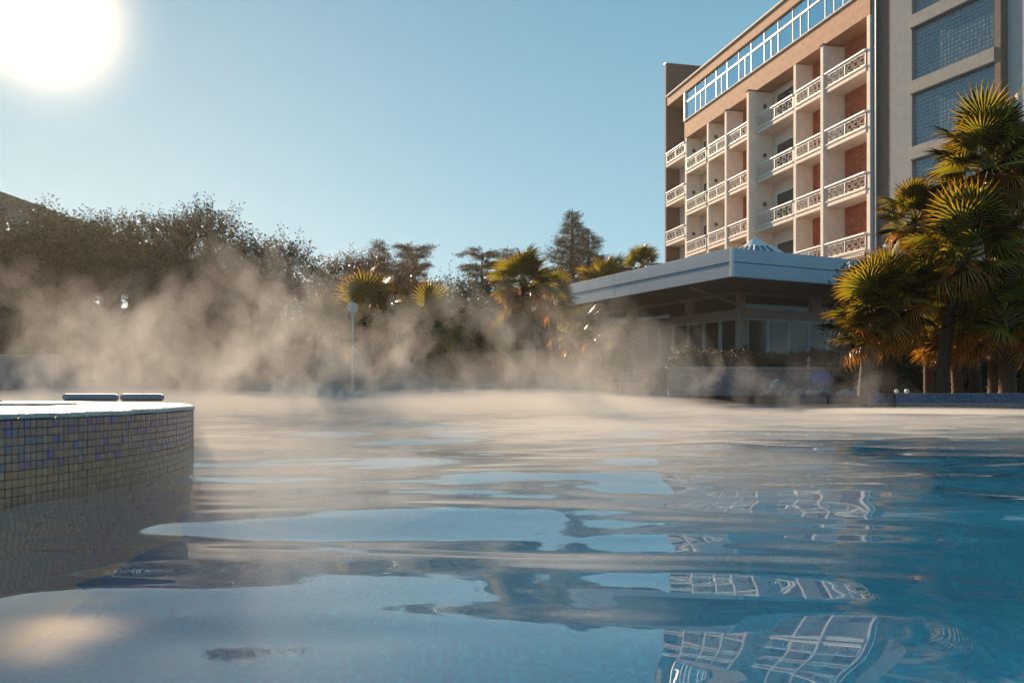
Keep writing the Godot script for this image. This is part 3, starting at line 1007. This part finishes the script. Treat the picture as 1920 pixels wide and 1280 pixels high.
	var gp := []
	for i in 13: gp.append(Vector2(.19 * sin(PI * (.08 + .92 * i / 12.0)) + .001, 2.76 - .18 * cos(PI * (.08 + .92 * i / 12.0))))
	lathe(st, gp, 24)
	mi("globe", st.commit(), M.lamp_globe, lp)
	st = tool()
	for i in 5:
		var a := .35 + .26 * i
		lathe(st, [Vector2(.196 * sin(a), 2.76 + .186 * cos(a)), Vector2(.212 * sin(a + .05), 2.76 + .20 * cos(a + .05)), Vector2(.196 * sin(a + .12), 2.76 + .186 * cos(a + .12))], 24)
	mi("shade_ribs", st.commit(), M.alu, lp)
	# left: pale wall, frame, dark house behind the trees
	var lw := thing("pale_wall", "pale grey rendered wall at the left edge behind the island", "wall", V(-17.6, DECK, 27.6))
	box_part("face", Vector3(-5, 0, -.15), Vector3(2.85, 1.25, .15), M.left_wall, lw)
	box_part("coping", Vector3(-5.02, 1.25, -.19), Vector3(2.88, 1.31, .19), M.band, lw, .01)
	var lf := thing("metal_frame", "thin rust coloured metal frame standing at the pale wall end", "frame", V(-14.2, DECK, 27.6))
	st = tool()
	tube(st, [Vector3(-.42, 0, 0), Vector3(-.42, .8, 0), Vector3(.46, .8, 0), Vector3(.46, 0, 0)], [.014, .014, .014, .014], 6)
	mi("bar", st.commit(), M.pier_brown, lf)
	build_house()

func stone_mesh(sd: int) -> Mesh:
	var n := FastNoiseLite.new()
	n.seed = sd
	n.frequency = .7
	var st := tool()
	var g := func(i: int, j: int) -> Vector3:
		var a := TAU * (j % 14) / 14.0
		var b := PI * i / 9.0
		var d := Vector3(sin(b) * cos(a), cos(b), sin(b) * sin(a))
		return d * (1.0 + .35 * n.get_noise_3dv(d * 1.3))
	st.set_smooth_group(0)
	for i in 9:
		for j in 14:
			for q: Vector2i in [Vector2i(i, j), Vector2i(i, j + 1), Vector2i(i + 1, j), Vector2i(i, j + 1), Vector2i(i + 1, j + 1), Vector2i(i + 1, j)]:
				st.add_vertex(g.call(q.x, q.y))
	st.generate_normals()
	return st.commit()

func build_house() -> void:
	# dark timber house behind the trees at the left, its two small windows see through to the sky
	var h := thing("timber_house", "dark timber house with two small bright see-through windows behind the trees", "building", V(-18.0, DECK, 37.0))
	var wx := [-.04, 1.21]
	for side in 2:
		var z := 0.0 if side == 0 else -5.0
		var y0 := 3.75 if side == 0 else 3.9
		var y1 := 4.35 if side == 0 else 5.05
		var hw := .20 if side == 0 else .45
		var st := tool()
		box(st, Vector3(-9, 0, z - .1), Vector3(6, y0, z + .1))
		box(st, Vector3(-9, y1, z - .1), Vector3(6, 5.1, z + .1))
		var xa := -9.0
		for w0: float in wx:
			var w := w0 if side == 0 else (w0 - 18.0) * 42.0 / 37.0 + 18.0
			box(st, Vector3(xa, y0, z - .1), Vector3(w - hw, y1, z + .1))
			xa = w + hw
		box(st, Vector3(xa, y0, z - .1), Vector3(6, y1, z + .1))
		mi("wall", st.commit(), M.house_wall, h)
		if side == 0:
			for w: float in wx:
				st = tool()
				box(st, Vector3(w - hw, y0, -.03), Vector3(w - hw + .025, y1, .11))
				box(st, Vector3(w + hw - .025, y0, -.03), Vector3(w + hw, y1, .11))
				box(st, Vector3(w - hw, y0 - .06, .101), Vector3(w + hw, y0, .2))
				mi("window_frame", st.commit(), M.house_wall, h)
	for s: float in [-8.9, 5.9]:
		box_part("side_wall", Vector3(s - .1, 0, -4.9), Vector3(s + .1, 5.1, -.1), M.house_wall, h)
	# gable roof, ridge towards the left of the frame
	var st2 := tool()
	for q: Array in [[-5.0, 9.1, 6.6, 4.95]]:
		quad(st2, Vector3(q[0], q[1], .5), Vector3(q[2], q[3], .5), Vector3(q[2], q[3], -5.5), Vector3(q[0], q[1], -5.5))
		quad(st2, Vector3(q[0], q[1] - .28, .5), Vector3(q[2], q[3] - .28, .5), Vector3(q[2], q[3], .5), Vector3(q[0], q[1], .5))
		quad(st2, Vector3(-5, 9.1, .5), Vector3(-9.6, 7.3, .5), Vector3(-9.6, 7.3, -5.5), Vector3(-5, 9.1, -5.5))
	mi("roof", st2.commit(), M.house_roof, h)
	st2 = tool()
	tri(st2, Vector3(-9.1, 5.1, .05), Vector3(6.0, 5.1, .05), Vector3(-5, 8.8, .05))
	tri(st2, Vector3(-9.1, 5.1, .05), Vector3(-5, 8.8, .05), Vector3(-9.1, 7.2, .05))
	mi("gable", st2.commit(), M.left_wall, h)

# ------------------------------------------------------------------ foliage
var twigs := {}
func twig(kind: String) -> Mesh:
	if twigs.has(kind): return twigs[kind]
	var st := tool()
	var r := RandomNumberGenerator.new()
	r.seed = kind.hash()
	var n := 13
	var ll := .085
	var lw := .036
	var len_ := .42
	if kind == "shoot":
		n = 12
		len_ = .62
		ll = .075
		lw = .026
	elif kind == "small":
		n = 16
		len_ = .22
		ll = .05
		lw = .028
	elif kind == "spray":
		n = 34
		len_ = .55
		ll = .16
		lw = .016
	st.set_color(Color(1.2, .9, .7))
	tri(st, Vector3(-.005, 0, 0), Vector3(.005, 0, 0), Vector3(0, len_, 0))
	for i in n:
		var t := (i + .6) / n
		var a := i * 2.4 + r.randf() * .8
		var out := Vector3(cos(a), r.randf_range(.25, .95), sin(a)).normalized()
		if kind == "spray": out = Vector3((1.0 if i % 2 else -1.0), .75, r.randfn(0, .25)).normalized()
		var p := Vector3(0, len_ * t, 0) + Vector3(r.randfn(0, .02), 0, r.randfn(0, .02))
		var l := ll * r.randf_range(.75, 1.25) * (1.0 if kind != "spray" else 1.15 - t * .6)
		var sd := out.cross(Vector3(r.randfn(0, 1), r.randfn(0, 1), r.randfn(0, 1))).normalized() * lw * .5 * r.randf_range(.8, 1.2)
		var nn := out.cross(sd).normalized() * lw * .22
		var b := r.randf_range(.75, 1.3)
		st.set_color(Color(b * r.randf_range(.92, 1.12), b, b * .9))
		tri(st, p, p + out * l * .5 + sd + nn, p + out * l)
		tri(st, p, p + out * l, p + out * l * .5 - sd + nn)
	twigs[kind] = st.commit()
	return twigs[kind]

func scatter(called: String, mesh: Mesh, material: Material, parent: Node, xf: Array, cols: Array) -> void:
	var mm := MultiMesh.new()
	mm.transform_format = MultiMesh.TRANSFORM_3D
	mm.use_colors = true
	mm.mesh = mesh
	mm.instance_count = xf.size()
	for i in xf.size():
		mm.set_instance_transform(i, xf[i])
		mm.set_instance_color(i, cols[i])
	var o := MultiMeshInstance3D.new()
	o.name = called
	o.multimesh = mm
	o.material_override = material
	o.set_meta("kind", "stuff")
	parent.add_child(o, true)

func rnd_dir(r: RandomNumberGenerator) -> Vector3:
	return Vector3(r.randfn(), r.randfn(), r.randfn()).normalized()

func aim(dir: Vector3, r: RandomNumberGenerator, s: float) -> Basis:
	var y := dir.normalized()
	var x := y.cross(rnd_dir(r)).normalized()
	return Basis(x, y, x.cross(y)).scaled(Vector3.ONE * s)

func shade(r: RandomNumberGenerator, lo := .65, hi := 1.45) -> Color:
	var k := r.randf_range(lo, hi)
	return Color(k * r.randf_range(.9, 1.2), k, k * r.randf_range(.8, 1.0))

# lobes: [centre, radii]; twigs near the surface of each lobe
func fill_lobes(lobes: Array, per_m2: float, r: RandomNumberGenerator, xf: Array, cols: Array, size := 1.0) -> void:
	var nz := FastNoiseLite.new()
	nz.seed = r.randi() % 1000
	nz.frequency = .55
	for l: Array in lobes:
		var rad: Vector3 = l[1]
		var n := int(per_m2 * (rad.x * rad.y + rad.y * rad.z + rad.x * rad.z) * 4.2)
		for i in n:
			var d := rnd_dir(r)
			var k := pow(r.randf(), .33)
			if k < .45: k += .35
			var p: Vector3 = l[0] + d * rad * k * (1.0 + .28 * nz.get_noise_3dv((l[0] + d * rad) * 1.6))
			if nz.get_noise_3dv(p * 2.2) < -.30: continue
			xf.append(Transform3D(aim(d + Vector3.UP * .35 + rnd_dir(r) * .8, r, size * r.randf_range(.7, 1.3)), p))
			cols.append(shade(r))

func foliage_ball(called: String, label: String, at: Vector3, rad: Vector3, n: int, material: Material) -> void:
	var t := thing(called, label, "bush", at)
	var r := RandomNumberGenerator.new()
	r.seed = n + int(at.x * 10)
	var xf := []
	var cols := []
	for i in n:
		var d := rnd_dir(r)
		xf.append(Transform3D(aim(d + Vector3.UP * .3, r, r.randf_range(.7, 1.1)), Vector3(0, rad.y, 0) + d * rad * pow(r.randf(), .4) * .85))
		cols.append(shade(r))
	scatter("foliage", twig("small"), material, t, xf, cols)

func foliage_box(called: String, label: String, at: Vector3, size: Vector3, basis: Basis, n: int, material: Material, kind := "leaf") -> Node3D:
	var t := thing(called, label, "hedge", at, basis)
	var r := RandomNumberGenerator.new()
	r.seed = n
	var nz := FastNoiseLite.new()
	nz.seed = n
	nz.frequency = .4
	var xf := []
	var cols := []
	for i in n:
		var p := Vector3(r.randf_range(-.5, .5) * size.x, pow(r.randf(), .9) * size.y, r.randf_range(-.5, .5) * size.z)
		p.y *= 1.0 + .22 * nz.get_noise_2d(p.x * 2.0, p.z)
		xf.append(Transform3D(aim(Vector3(r.randfn(0, .5), 1, r.randfn(0, .6)), r, r.randf_range(.8, 1.4) * sqrt(size.y / 1.4)), p))
		cols.append(shade(r))
	scatter("foliage", twig(kind), material, t, xf, cols)
	return t

func limb(st: SurfaceTool, a: Vector3, b: Vector3, r0: float, r1: float, r: RandomNumberGenerator, bend := .15) -> void:
	var pts := []
	var rad := []
	var off := rnd_dir(r) * a.distance_to(b) * bend
	for i in 6:
		var t := i / 5.0
		pts.append(a.lerp(b, t) + off * sin(t * PI) + Vector3(0, t * (1.0 - t) * .3, 0))
		rad.append(lerpf(r0, r1, t))
	tube(st, pts, rad, 7)

# lobes in metres relative to the foot of the tree
func leafy_tree(label: String, at: Vector3, lobes: Array, density: float, material: Material, sd: int, shoots := 120, group := "trees behind the pool") -> void:
	var t := thing("broadleaf_tree", label, "tree", at, Basis(), group)
	var r := RandomNumberGenerator.new()
	r.seed = sd
	var st := tool()
	var low: float = 99.0
	var cx := Vector3.ZERO
	for l: Array in lobes:
		low = minf(low, l[0].y - l[1].y)
		cx += l[0] / lobes.size()
	var fork := Vector3(cx.x * .3, maxf(1.1, low * .8), cx.z * .3)
	limb(st, Vector3.ZERO, fork, .22, .15, r, .06)
	mi("trunk", st.commit(), M.bark, t)
	for l: Array in lobes:
		st = tool()
		limb(st, fork, l[0], .12, .04, r)
		for q in 4:
			limb(st, l[0], l[0] + rnd_dir(r) * l[1] * .8, .04, .012, r)
		mi("limb", st.commit(), M.bark, t)
	var xf := []
	var cols := []
	fill_lobes(lobes, density, r, xf, cols, 1.25)
	scatter("crown", twig("leaf"), material, t, xf, cols)
	xf = []
	cols = []
	for i in shoots:
		var l: Array = lobes[r.randi() % lobes.size()]
		var d := (rnd_dir(r) + Vector3.UP * .9).normalized()
		xf.append(Transform3D(aim(d * .6 + Vector3.UP + rnd_dir(r) * .3, r, r.randf_range(.8, 1.7)), l[0] + d * l[1] * r.randf_range(.85, 1.08)))
		cols.append(shade(r, .6, 1.1))
	if shoots > 0: scatter("shoots", twig("shoot"), material, t, xf, cols)

# conifer: whorls of branches; plates > 0 makes flat cedar layers
func conifer(label: String, at: Vector3, h: float, w: float, start: float, whorls: int, per: int, droop: float, plates: bool, sd: int, lean := 0.0) -> void:
	var t := thing("cedar_tree" if plates else "conifer_tree", label, "tree", at, Basis(), "trees behind the pool")
	var r := RandomNumberGenerator.new()
	r.seed = sd
	var st := tool()
	tube(st, [Vector3.ZERO, Vector3(lean * .4, h * .5, 0), Vector3(lean, h, 0)], [w * .09 + .08, w * .06 + .05, .02], 8)
	mi("trunk", st.commit(), M.bark, t)
	st = tool()
	var xf := []
	var cols := []
	var total := whorls * per
	for i in total:
		var f := (i + r.randf()) / total
		if plates: f = (floorf(f * whorls) + r.randf_range(.35, .65)) / whorls
		var y := h * lerpf(start, .985, f)
		var reach := w * (1.0 - pow(maxf(f, 0.0), 1.1)) + .22 if not plates else w * r.randf_range(.45, 1.0) * (1.0 - .4 * f * f)
		var a := i * 2.39996 + r.randfn(0, .3)
		var d := Vector3(cos(a), 0, sin(a))
		var rr := reach * r.randf_range(.5, 1.15)
		var dr := droop * r.randf_range(.4, 1.8)
		var pts := []
		var rad := []
		var base := Vector3(lean * y / h, y, 0)
		for q in 6:
			var s := q / 5.0
			var lift := (.28 * sin(s * 2.2) if plates else .22 * s + .12 * s * s * s) * rr - dr * s * s * rr
			pts.append(base + d * rr * s + Vector3(0, lift, 0))
			rad.append(lerpf(.045 * rr / w + .012, .006, s))
		tube(st, pts, rad, 4)
		var m := int(rr * (15 if plates else 13)) + 5
		for q in m:
			var s := lerpf(.15, 1.0, (q + r.randf()) / m)
			var j := mini(4, int(s * 5.0))
			var p: Vector3 = pts[j].lerp(pts[j + 1], s * 5.0 - j)
			var side := d.cross(Vector3.UP) * (1.0 if r.randf() < .5 else -1.0)
			var dir := (d * r.randf_range(.2, 1.0) + side * r.randf_range(.1, 1.0) + Vector3(0, (r.randf_range(-.15, .3) if plates else r.randf_range(-.9, .25)), 0)).normalized()
			var yb := dir
			var zb := (Vector3.UP - yb * yb.y).normalized().rotated(yb, r.randfn(0, .7))
			xf.append(Transform3D(Basis(yb.cross(zb), yb, zb).scaled(Vector3.ONE * r.randf_range(.7, 1.3) * (1.15 if plates else 1.0)), p))
			cols.append(shade(r, .6, 1.4))
	mi("branches", st.commit(), M.bark, t)
	scatter("crown", twig("spray"), M.needle, t, xf, cols)

func build_trees() -> void:
	# left group, about 30 m away; one metre is some 53 pixels of the photograph
	var L := func(px: float, py: float, d: float) -> Vector3: return Vector3((px - 960.0) / 1600.0 * d, (738.0 - py) / 1600.0 * d + .3 - DECK, 0)
	var mk := func(label: String, foot: float, d: float, lobes: Array, dens: float, m: Material, sd: int, sh: int) -> void:
		var f := Vector3((foot - 960.0) / 1600.0 * d, 0, 0)
		var out := []
		for l: Array in lobes:
			var c: Vector3 = L.call(l[0], l[1], d) - f
			out.append([c + Vector3(0, 0, l[4]), Vector3(l[2], l[3], (l[2] + l[3]) * .5) * d / 1600.0])
		leafy_tree(label, V(f.x, DECK, d), out, dens, m, sd, sh)
	mk.call("tall dark evergreen tree at the far left below the sun", 40.0, 30.5, [[60, 494, 70, 62, 0], [-20, 544, 80, 90, .5], [95, 569, 55, 70, -.4], [20, 634, 95, 60, .3], [110, 464, 40, 50, .6], [-40, 454, 60, 60, 0]], 36.0, M.oak_leaf, 31, 160)
	mk.call("broad dark evergreen tree above the two bright house windows", 205.0, 31.5, [[215, 469, 62, 48, 0], [165, 489, 45, 50, .6], [275, 464, 50, 48, -.5], [240, 524, 70, 32, .8], [135, 544, 40, 40, .4]], 36.0, M.oak_leaf, 32, 190)
	mk.call("largest dark evergreen tree with a domed crown above rising steam", 350.0, 30.5, [[345, 474, 60, 52, 0], [400, 469, 58, 55, .5], [440, 514, 48, 52, -.4], [330, 564, 62, 60, .4], [410, 584, 80, 62, -.3], [305, 634, 45, 45, .5], [370, 654, 70, 40, 0]], 36.0, M.oak_leaf, 33, 220)
	mk.call("glossy leaved evergreen tree to the right of the domed tree", 530.0, 30.0, [[500, 510, 50, 48, 0], [550, 520, 42, 50, .4], [540, 590, 58, 60, -.3], [480, 590, 45, 55, .4], [560, 640, 45, 45, .2]], 36.0, M.oak_leaf, 34, 60)
	mk.call("tree with red flare light painted into its leaves behind the lamp post globe", 650.0, 36.0, [[640, 535, 52, 40, 0], [700, 530, 50, 38, .5], [620, 580, 48, 48, -.3], [680, 600, 60, 45, .3], [740, 560, 50, 45, 0]], 36.0, M.amber_leaf, 35, 60)  # green tree; amber leaf colour carries the red of lens flare and backlight
	mk.call("dark round shrub tree between the low palms and the tall palm", 860.0, 33.0, [[850, 575, 48, 38, 0], [900, 580, 42, 45, .4], [870, 630, 60, 45, -.3], [820, 640, 40, 40, .3]], 36.0, M.oak_leaf, 36, 30)
	mk.call("dark shrub tree beside the annex end behind the palm", 1040.0, 40.0, [[1040, 570, 40, 36, 0], [1080, 590, 38, 45, .4], [1020, 630, 45, 50, -.3]], 36.0, M.oak_leaf, 37, 20)
	foliage_box("garden_hedge", "dark hedge below the evergreen trees at the left", V(-13.0, DECK, 33.2), Vector3(12, 1.9, 1.6), Basis(), 7500, M.oak_leaf)
	foliage_box("garden_hedge", "dark hedge behind the lamp post", V(-3.6, DECK, 33.6), Vector3(7.6, 2.1, 1.6), Basis(), 5500, M.oak_leaf)
	foliage_box("garden_hedge", "dark hedge beneath the tall palm left of the annex", V(2.2, DECK, 36.0), Vector3(5.0, 2.3, 1.6), Basis(), 4000, M.oak_leaf)
	foliage_box("garden_hedge", "tall dark hedge behind the palm trunks at the right edge", V(14.5, DECK, 25.0), Vector3(10.0, 3.1, 1.2), Basis(Vector3.UP, .1), 7000, M.oak_leaf)
	tag(foliage_box("tree_belt", "dark belt of trees on the near side of the pool", V(4, DECK, -26), Vector3(70, 11, 4), Basis(), 18000, M.oak_leaf), "", "", "", "stuff")
	tag(foliage_box("tree_belt", "dark belt of trees along the left side of the pool", V(-25, DECK, 9), Vector3(30, 11, 4), Basis(Vector3.UP, PI / 2), 11000, M.oak_leaf), "", "", "", "stuff")
	conifer("dark cedar with feathery top behind the flare tinted tree", V(-9.6, DECK, 60), 11.0, 3.2, .30, 13, 6, .12, false, 41, .3)
	conifer("second feathery cedar top beside the flat topped cedar", V(-7.4, DECK, 62), 11.0, 2.6, .32, 12, 6, .10, false, 42, -.2)
	conifer("flat topped cedar with open layered branches against the sky", V(-6.35, DECK, 58), 10.2, 2.1, .62, 6, 6, .02, true, 43, -.4)
	conifer("broad blue cedar with a drooping rounded top", V(-2.2, DECK, 60), 10.1, 3.0, .35, 9, 7, .14, true, 44, .1)
	conifer("small distant conifer tip left of the tall conifer", V(-.35, DECK, 66), 11.5, 1.4, .5, 10, 5, .2, false, 45)
	conifer("tallest conifer with a pointed top left of the hotel", V(4.15, DECK, 60), 13.1, 4.4, .28, 18, 7, .22, false, 46, .1)
	conifer("shorter conifer leaning against the tallest conifer", V(5.6, DECK, 61.5), 12.0, 4.2, .28, 15, 7, .24, false, 47, -.1)

# ------------------------------------------------------------------ fan palms
var fronds := []
var old_fronds := []
func frond_mesh(sd: int, old: bool) -> Mesh:
	# petiole from the origin along +y, fan blade at its end spreading in the x-y plane
	var st := tool()
	var r := RandomNumberGenerator.new()
	r.seed = sd
	var pl := r.randf_range(.45, .62)
	var pts := []
	var rad := []
	for i in 5:
		var t := i / 4.0
		pts.append(Vector3(0, pl * t, .05 * t * t))
		rad.append(lerpf(.017, .009, t))
	var green := Color(.25, .26, .035) if not old else Color(.52, .25, .04)
	tube(st, pts, rad, 4, Color(green.r * 1.5, green.g * 1.35, green.b * 1.6))
	var hub := Vector3(0, pl, .05)
	var n := 30
	var span := deg_to_rad(r.randf_range(255, 300))
	var len0 := r.randf_range(.56, .70)
	var sag := r.randf_range(.12, .34) if not old else r.randf_range(.4, .75)
	for i in n:
		var u := (i + .5) / n * 2.0 - 1.0
		var a := u * span / 2
		var l := len0 * (1.0 - .30 * u * u) * r.randf_range(.93, 1.05)
		var dir := Vector3(sin(a), cos(a), 0)
		var side := Vector3(cos(a), -sin(a), 0)
		var half := tan(span / n / 2)
		var fold := .35
		var cup := -.10 * absf(u)
		var tint := r.randf_range(.8, 1.25)
		var bend := sag * r.randf_range(.6, 1.5)
		var sec := []
		for k in 5:
			var t: float = [.03, .30, .52, .80, 1.0][k]
			var w := l * t * half if t < .5 else l * .5 * half * (1.0 - (t - .5) / .5) * 1.15
			if k == 4: w = .0
			var z := cup * t * l + fold * w
			var p := hub + dir * l * t + Vector3(0, 0, z)
			p += Vector3(0, 0, -bend * l * t * t * t * .9) - dir * bend * l * t * t * t * .35
			var tip := clampf((t - .62) / .38, 0.0, 1.0) * r.randf_range(.4, 1.0)
			var c := green.lerp(Color(.78, .34, .035), tip * (.75 if not old else .5)) * tint
			sec.append([p, p - side * w + Vector3(0, 0, -fold * w * 1.5), p + side * w + Vector3(0, 0, -fold * w * 1.5), c])
		for k in 4:
			var s0: Array = sec[k]
			var s1: Array = sec[k + 1]
			for q: int in [1, 2]:
				var n0: Vector3 = (s1[0] - s0[0]).cross(s0[q] - s0[0]).normalized()
				if n0.z < 0: n0 = -n0
				if k == 0:
					n0 = Vector3(0, 0, 1)
				var tr := [[s0[0], s0[3]], [s1[0], s1[3]], [s0[q], s0[3]]]
				var tr2 := [[s1[0], s1[3]], [s1[q], s1[3]], [s0[q], s0[3]]]
				for v: Array in tr + (tr2 if k < 3 else []):
					st.set_normal(n0)
					st.set_color(v[1])
					st.add_vertex(v[0])
	return st.commit()

func palm(label: String, foot: Vector3, crown: Vector3, size: float, n: int, sd: int, group: String, trunk_r := .11) -> void:
	if fronds.is_empty():
		for i in 6: fronds.append(frond_mesh(100 + i, false))
		for i in 3: old_fronds.append(frond_mesh(200 + i, true))
	var t := thing("fan_palm", label, "palm tree", foot, Basis(), group)
	var r := RandomNumberGenerator.new()
	r.seed = sd
	var top := crown - foot
	var pts := []
	var rad := []
	var m := maxi(8, int(top.y * 16))
	for i in m + 1:
		var f := float(i) / m
		pts.append(Vector3(top.x * f * f, top.y * f, top.z * f * f))
		rad.append(trunk_r * (1.0 + .25 * (1.0 - f) * (1.0 - f)) * (1.0 + (.07 if i % 2 else -.05)) * r.randf_range(.94, 1.06))
	var st := tool()
	tube(st, pts, rad, 11)
	mi("trunk", st.commit(), M.palm_bark, t)
	# shaggy fibre and old leaf stubs
	st = tool()
	for i in int(top.y * 70):
		var f := r.randf_range(.05, 1.0)
		var a := r.randf() * TAU
		var c := Vector3(top.x * f * f, top.y * f, top.z * f * f)
		var d := Vector3(cos(a), 0, sin(a))
		var s := Vector3(-sin(a), 0, cos(a)) * .012
		var p := c + d * trunk_r * .95
		tri(st, p - s, p + s, p + d * r.randf_range(.02, .07) + Vector3(0, r.randf_range(-.16, .10), 0))
	tag(mi("bark_fibres", st.commit(), M.palm_bark, t), "", "", "", "stuff")
	for i in n:
		var f := (i + .5) / n
		var az := i * 2.39996 + r.randfn(0, .15)
		var pol := lerpf(.12, 2.25, pow(f, .85)) + r.randfn(0, .12)
		var old := f > .80
		var d := Vector3(sin(pol) * cos(az), cos(pol), sin(pol) * sin(az))
		var y := d.normalized()
		var z := (Vector3.UP - y * y.y)
		if z.length() < .05: z = Vector3(-cos(az), 0, -sin(az))
		z = z.normalized().rotated(y, r.randfn(0, .45))
		var b := Basis(y.cross(z), y, z).scaled(Vector3.ONE * size * 1.15 * r.randf_range(.88, 1.15) * (1.0 if not old else .9))
		mi("frond", old_fronds[r.randi() % 3] if old else fronds[r.randi() % 6], M.palm_leaf, t, Transform3D(b, top + d * trunk_r * .5 - Vector3(0, f * .30, 0)))

func build_palms() -> void:
	var at := func(px: float, py: float, d: float) -> Vector3: return V((px - 960.0) / 1600.0 * d, (738.0 - py) / 1600.0 * d + .3, d)
	var ft := func(px: float, d: float) -> Vector3: return V((px - 960.0) / 1600.0 * d, DECK, d)
	var g := "fan palms behind the planter wall"
	palm("short leaning fan palm nearest the fountain at the planter end", ft.call(1622.0, 19.0), at.call(1640.0, 610.0, 18.4), .78, 42, 61, g, .12)
	palm("fan palm with spread fans left of the palm group", ft.call(1668.0, 18.6), at.call(1668.0, 560.0, 18.2), .95, 46, 62, g, .13)
	palm("slim fan palm whose small crown stands before the grey stair tower", ft.call(1742.0, 20.0), at.call(1715.0, 405.0, 20.0), .72, 40, 63, g, .09)
	palm("middle fan palm with large bright fans below the top crown", ft.call(1768.0, 17.6), at.call(1812.0, 470.0, 17.4), 1.05, 50, 64, g, .11)
	palm("tallest fan palm with its crown at the right edge by the glass blocks", ft.call(1868.0, 17.8), at.call(1850.0, 300.0, 17.8), 1.02, 52, 65, g, .13)
	palm("fan palm with dark hanging fans low at the right edge", ft.call(1890.0, 17.2), at.call(1880.0, 590.0, 17.2), .95, 48, 66, g, .14)
	palm("small fan palm between the slender trunks of the group", ft.call(1796.0, 18.8), at.call(1775.0, 610.0, 18.8), .80, 42, 67, g, .10)
	palm("fan palm leaning out of the frame at the right edge", ft.call(1930.0, 18.6), at.call(1935.0, 380.0, 18.6), 1.0, 48, 68, g, .13)
	palm("fan palm with spiky fans behind the middle palm", ft.call(1830.0, 20.0), at.call(1765.0, 520.0, 20.0), .92, 44, 69, g, .11)
	var h := "fan palms left of the annex"
	palm("tall fan palm with a golden crown left of the annex roof", ft.call(1000.0, 27.5), at.call(980.0, 525.0, 27.5), 1.02, 36, 71, h, .13)
	palm("fan palm whose fans touch the left end of the annex roof", ft.call(1045.0, 30.0), at.call(1030.0, 560.0, 30.0), .9, 28, 72, h, .12)
	palm("low fan palm under the tall golden palm", ft.call(950.0, 28.5), at.call(958.0, 640.0, 28.5), .95, 28, 73, h, .12)
	palm("low fan palm at the corner of the annex doors", ft.call(1075.0, 32.0), at.call(1090.0, 625.0, 32.0), .95, 28, 74, h, .11)
	palm("bushy low fan palm right behind the lamp post globe", ft.call(690.0, 29.5), at.call(685.0, 590.0, 29.5), 1.35, 36, 75, h, .13)
	palm("bushy low fan palm with pale tips right of the lamp post", ft.call(800.0, 28.5), at.call(800.0, 610.0, 28.5), 1.2, 34, 76, h, .13)
	palm("small fan palm left of the lamp post", ft.call(605.0, 29.0), at.call(605.0, 610.0, 29.0), .9, 26, 77, h, .11)
	palm("dense round palm top showing above the annex roof edge", ft.call(1135.0, 45.0), at.call(1135.0, 532.0, 45.0), 1.25, 44, 78, h, .15)
	palm("far fan palm showing above the annex roof beside the hotel", ft.call(1200.0, 46.0), at.call(1203.0, 500.0, 46.0), 1.0, 30, 79, h, .13)
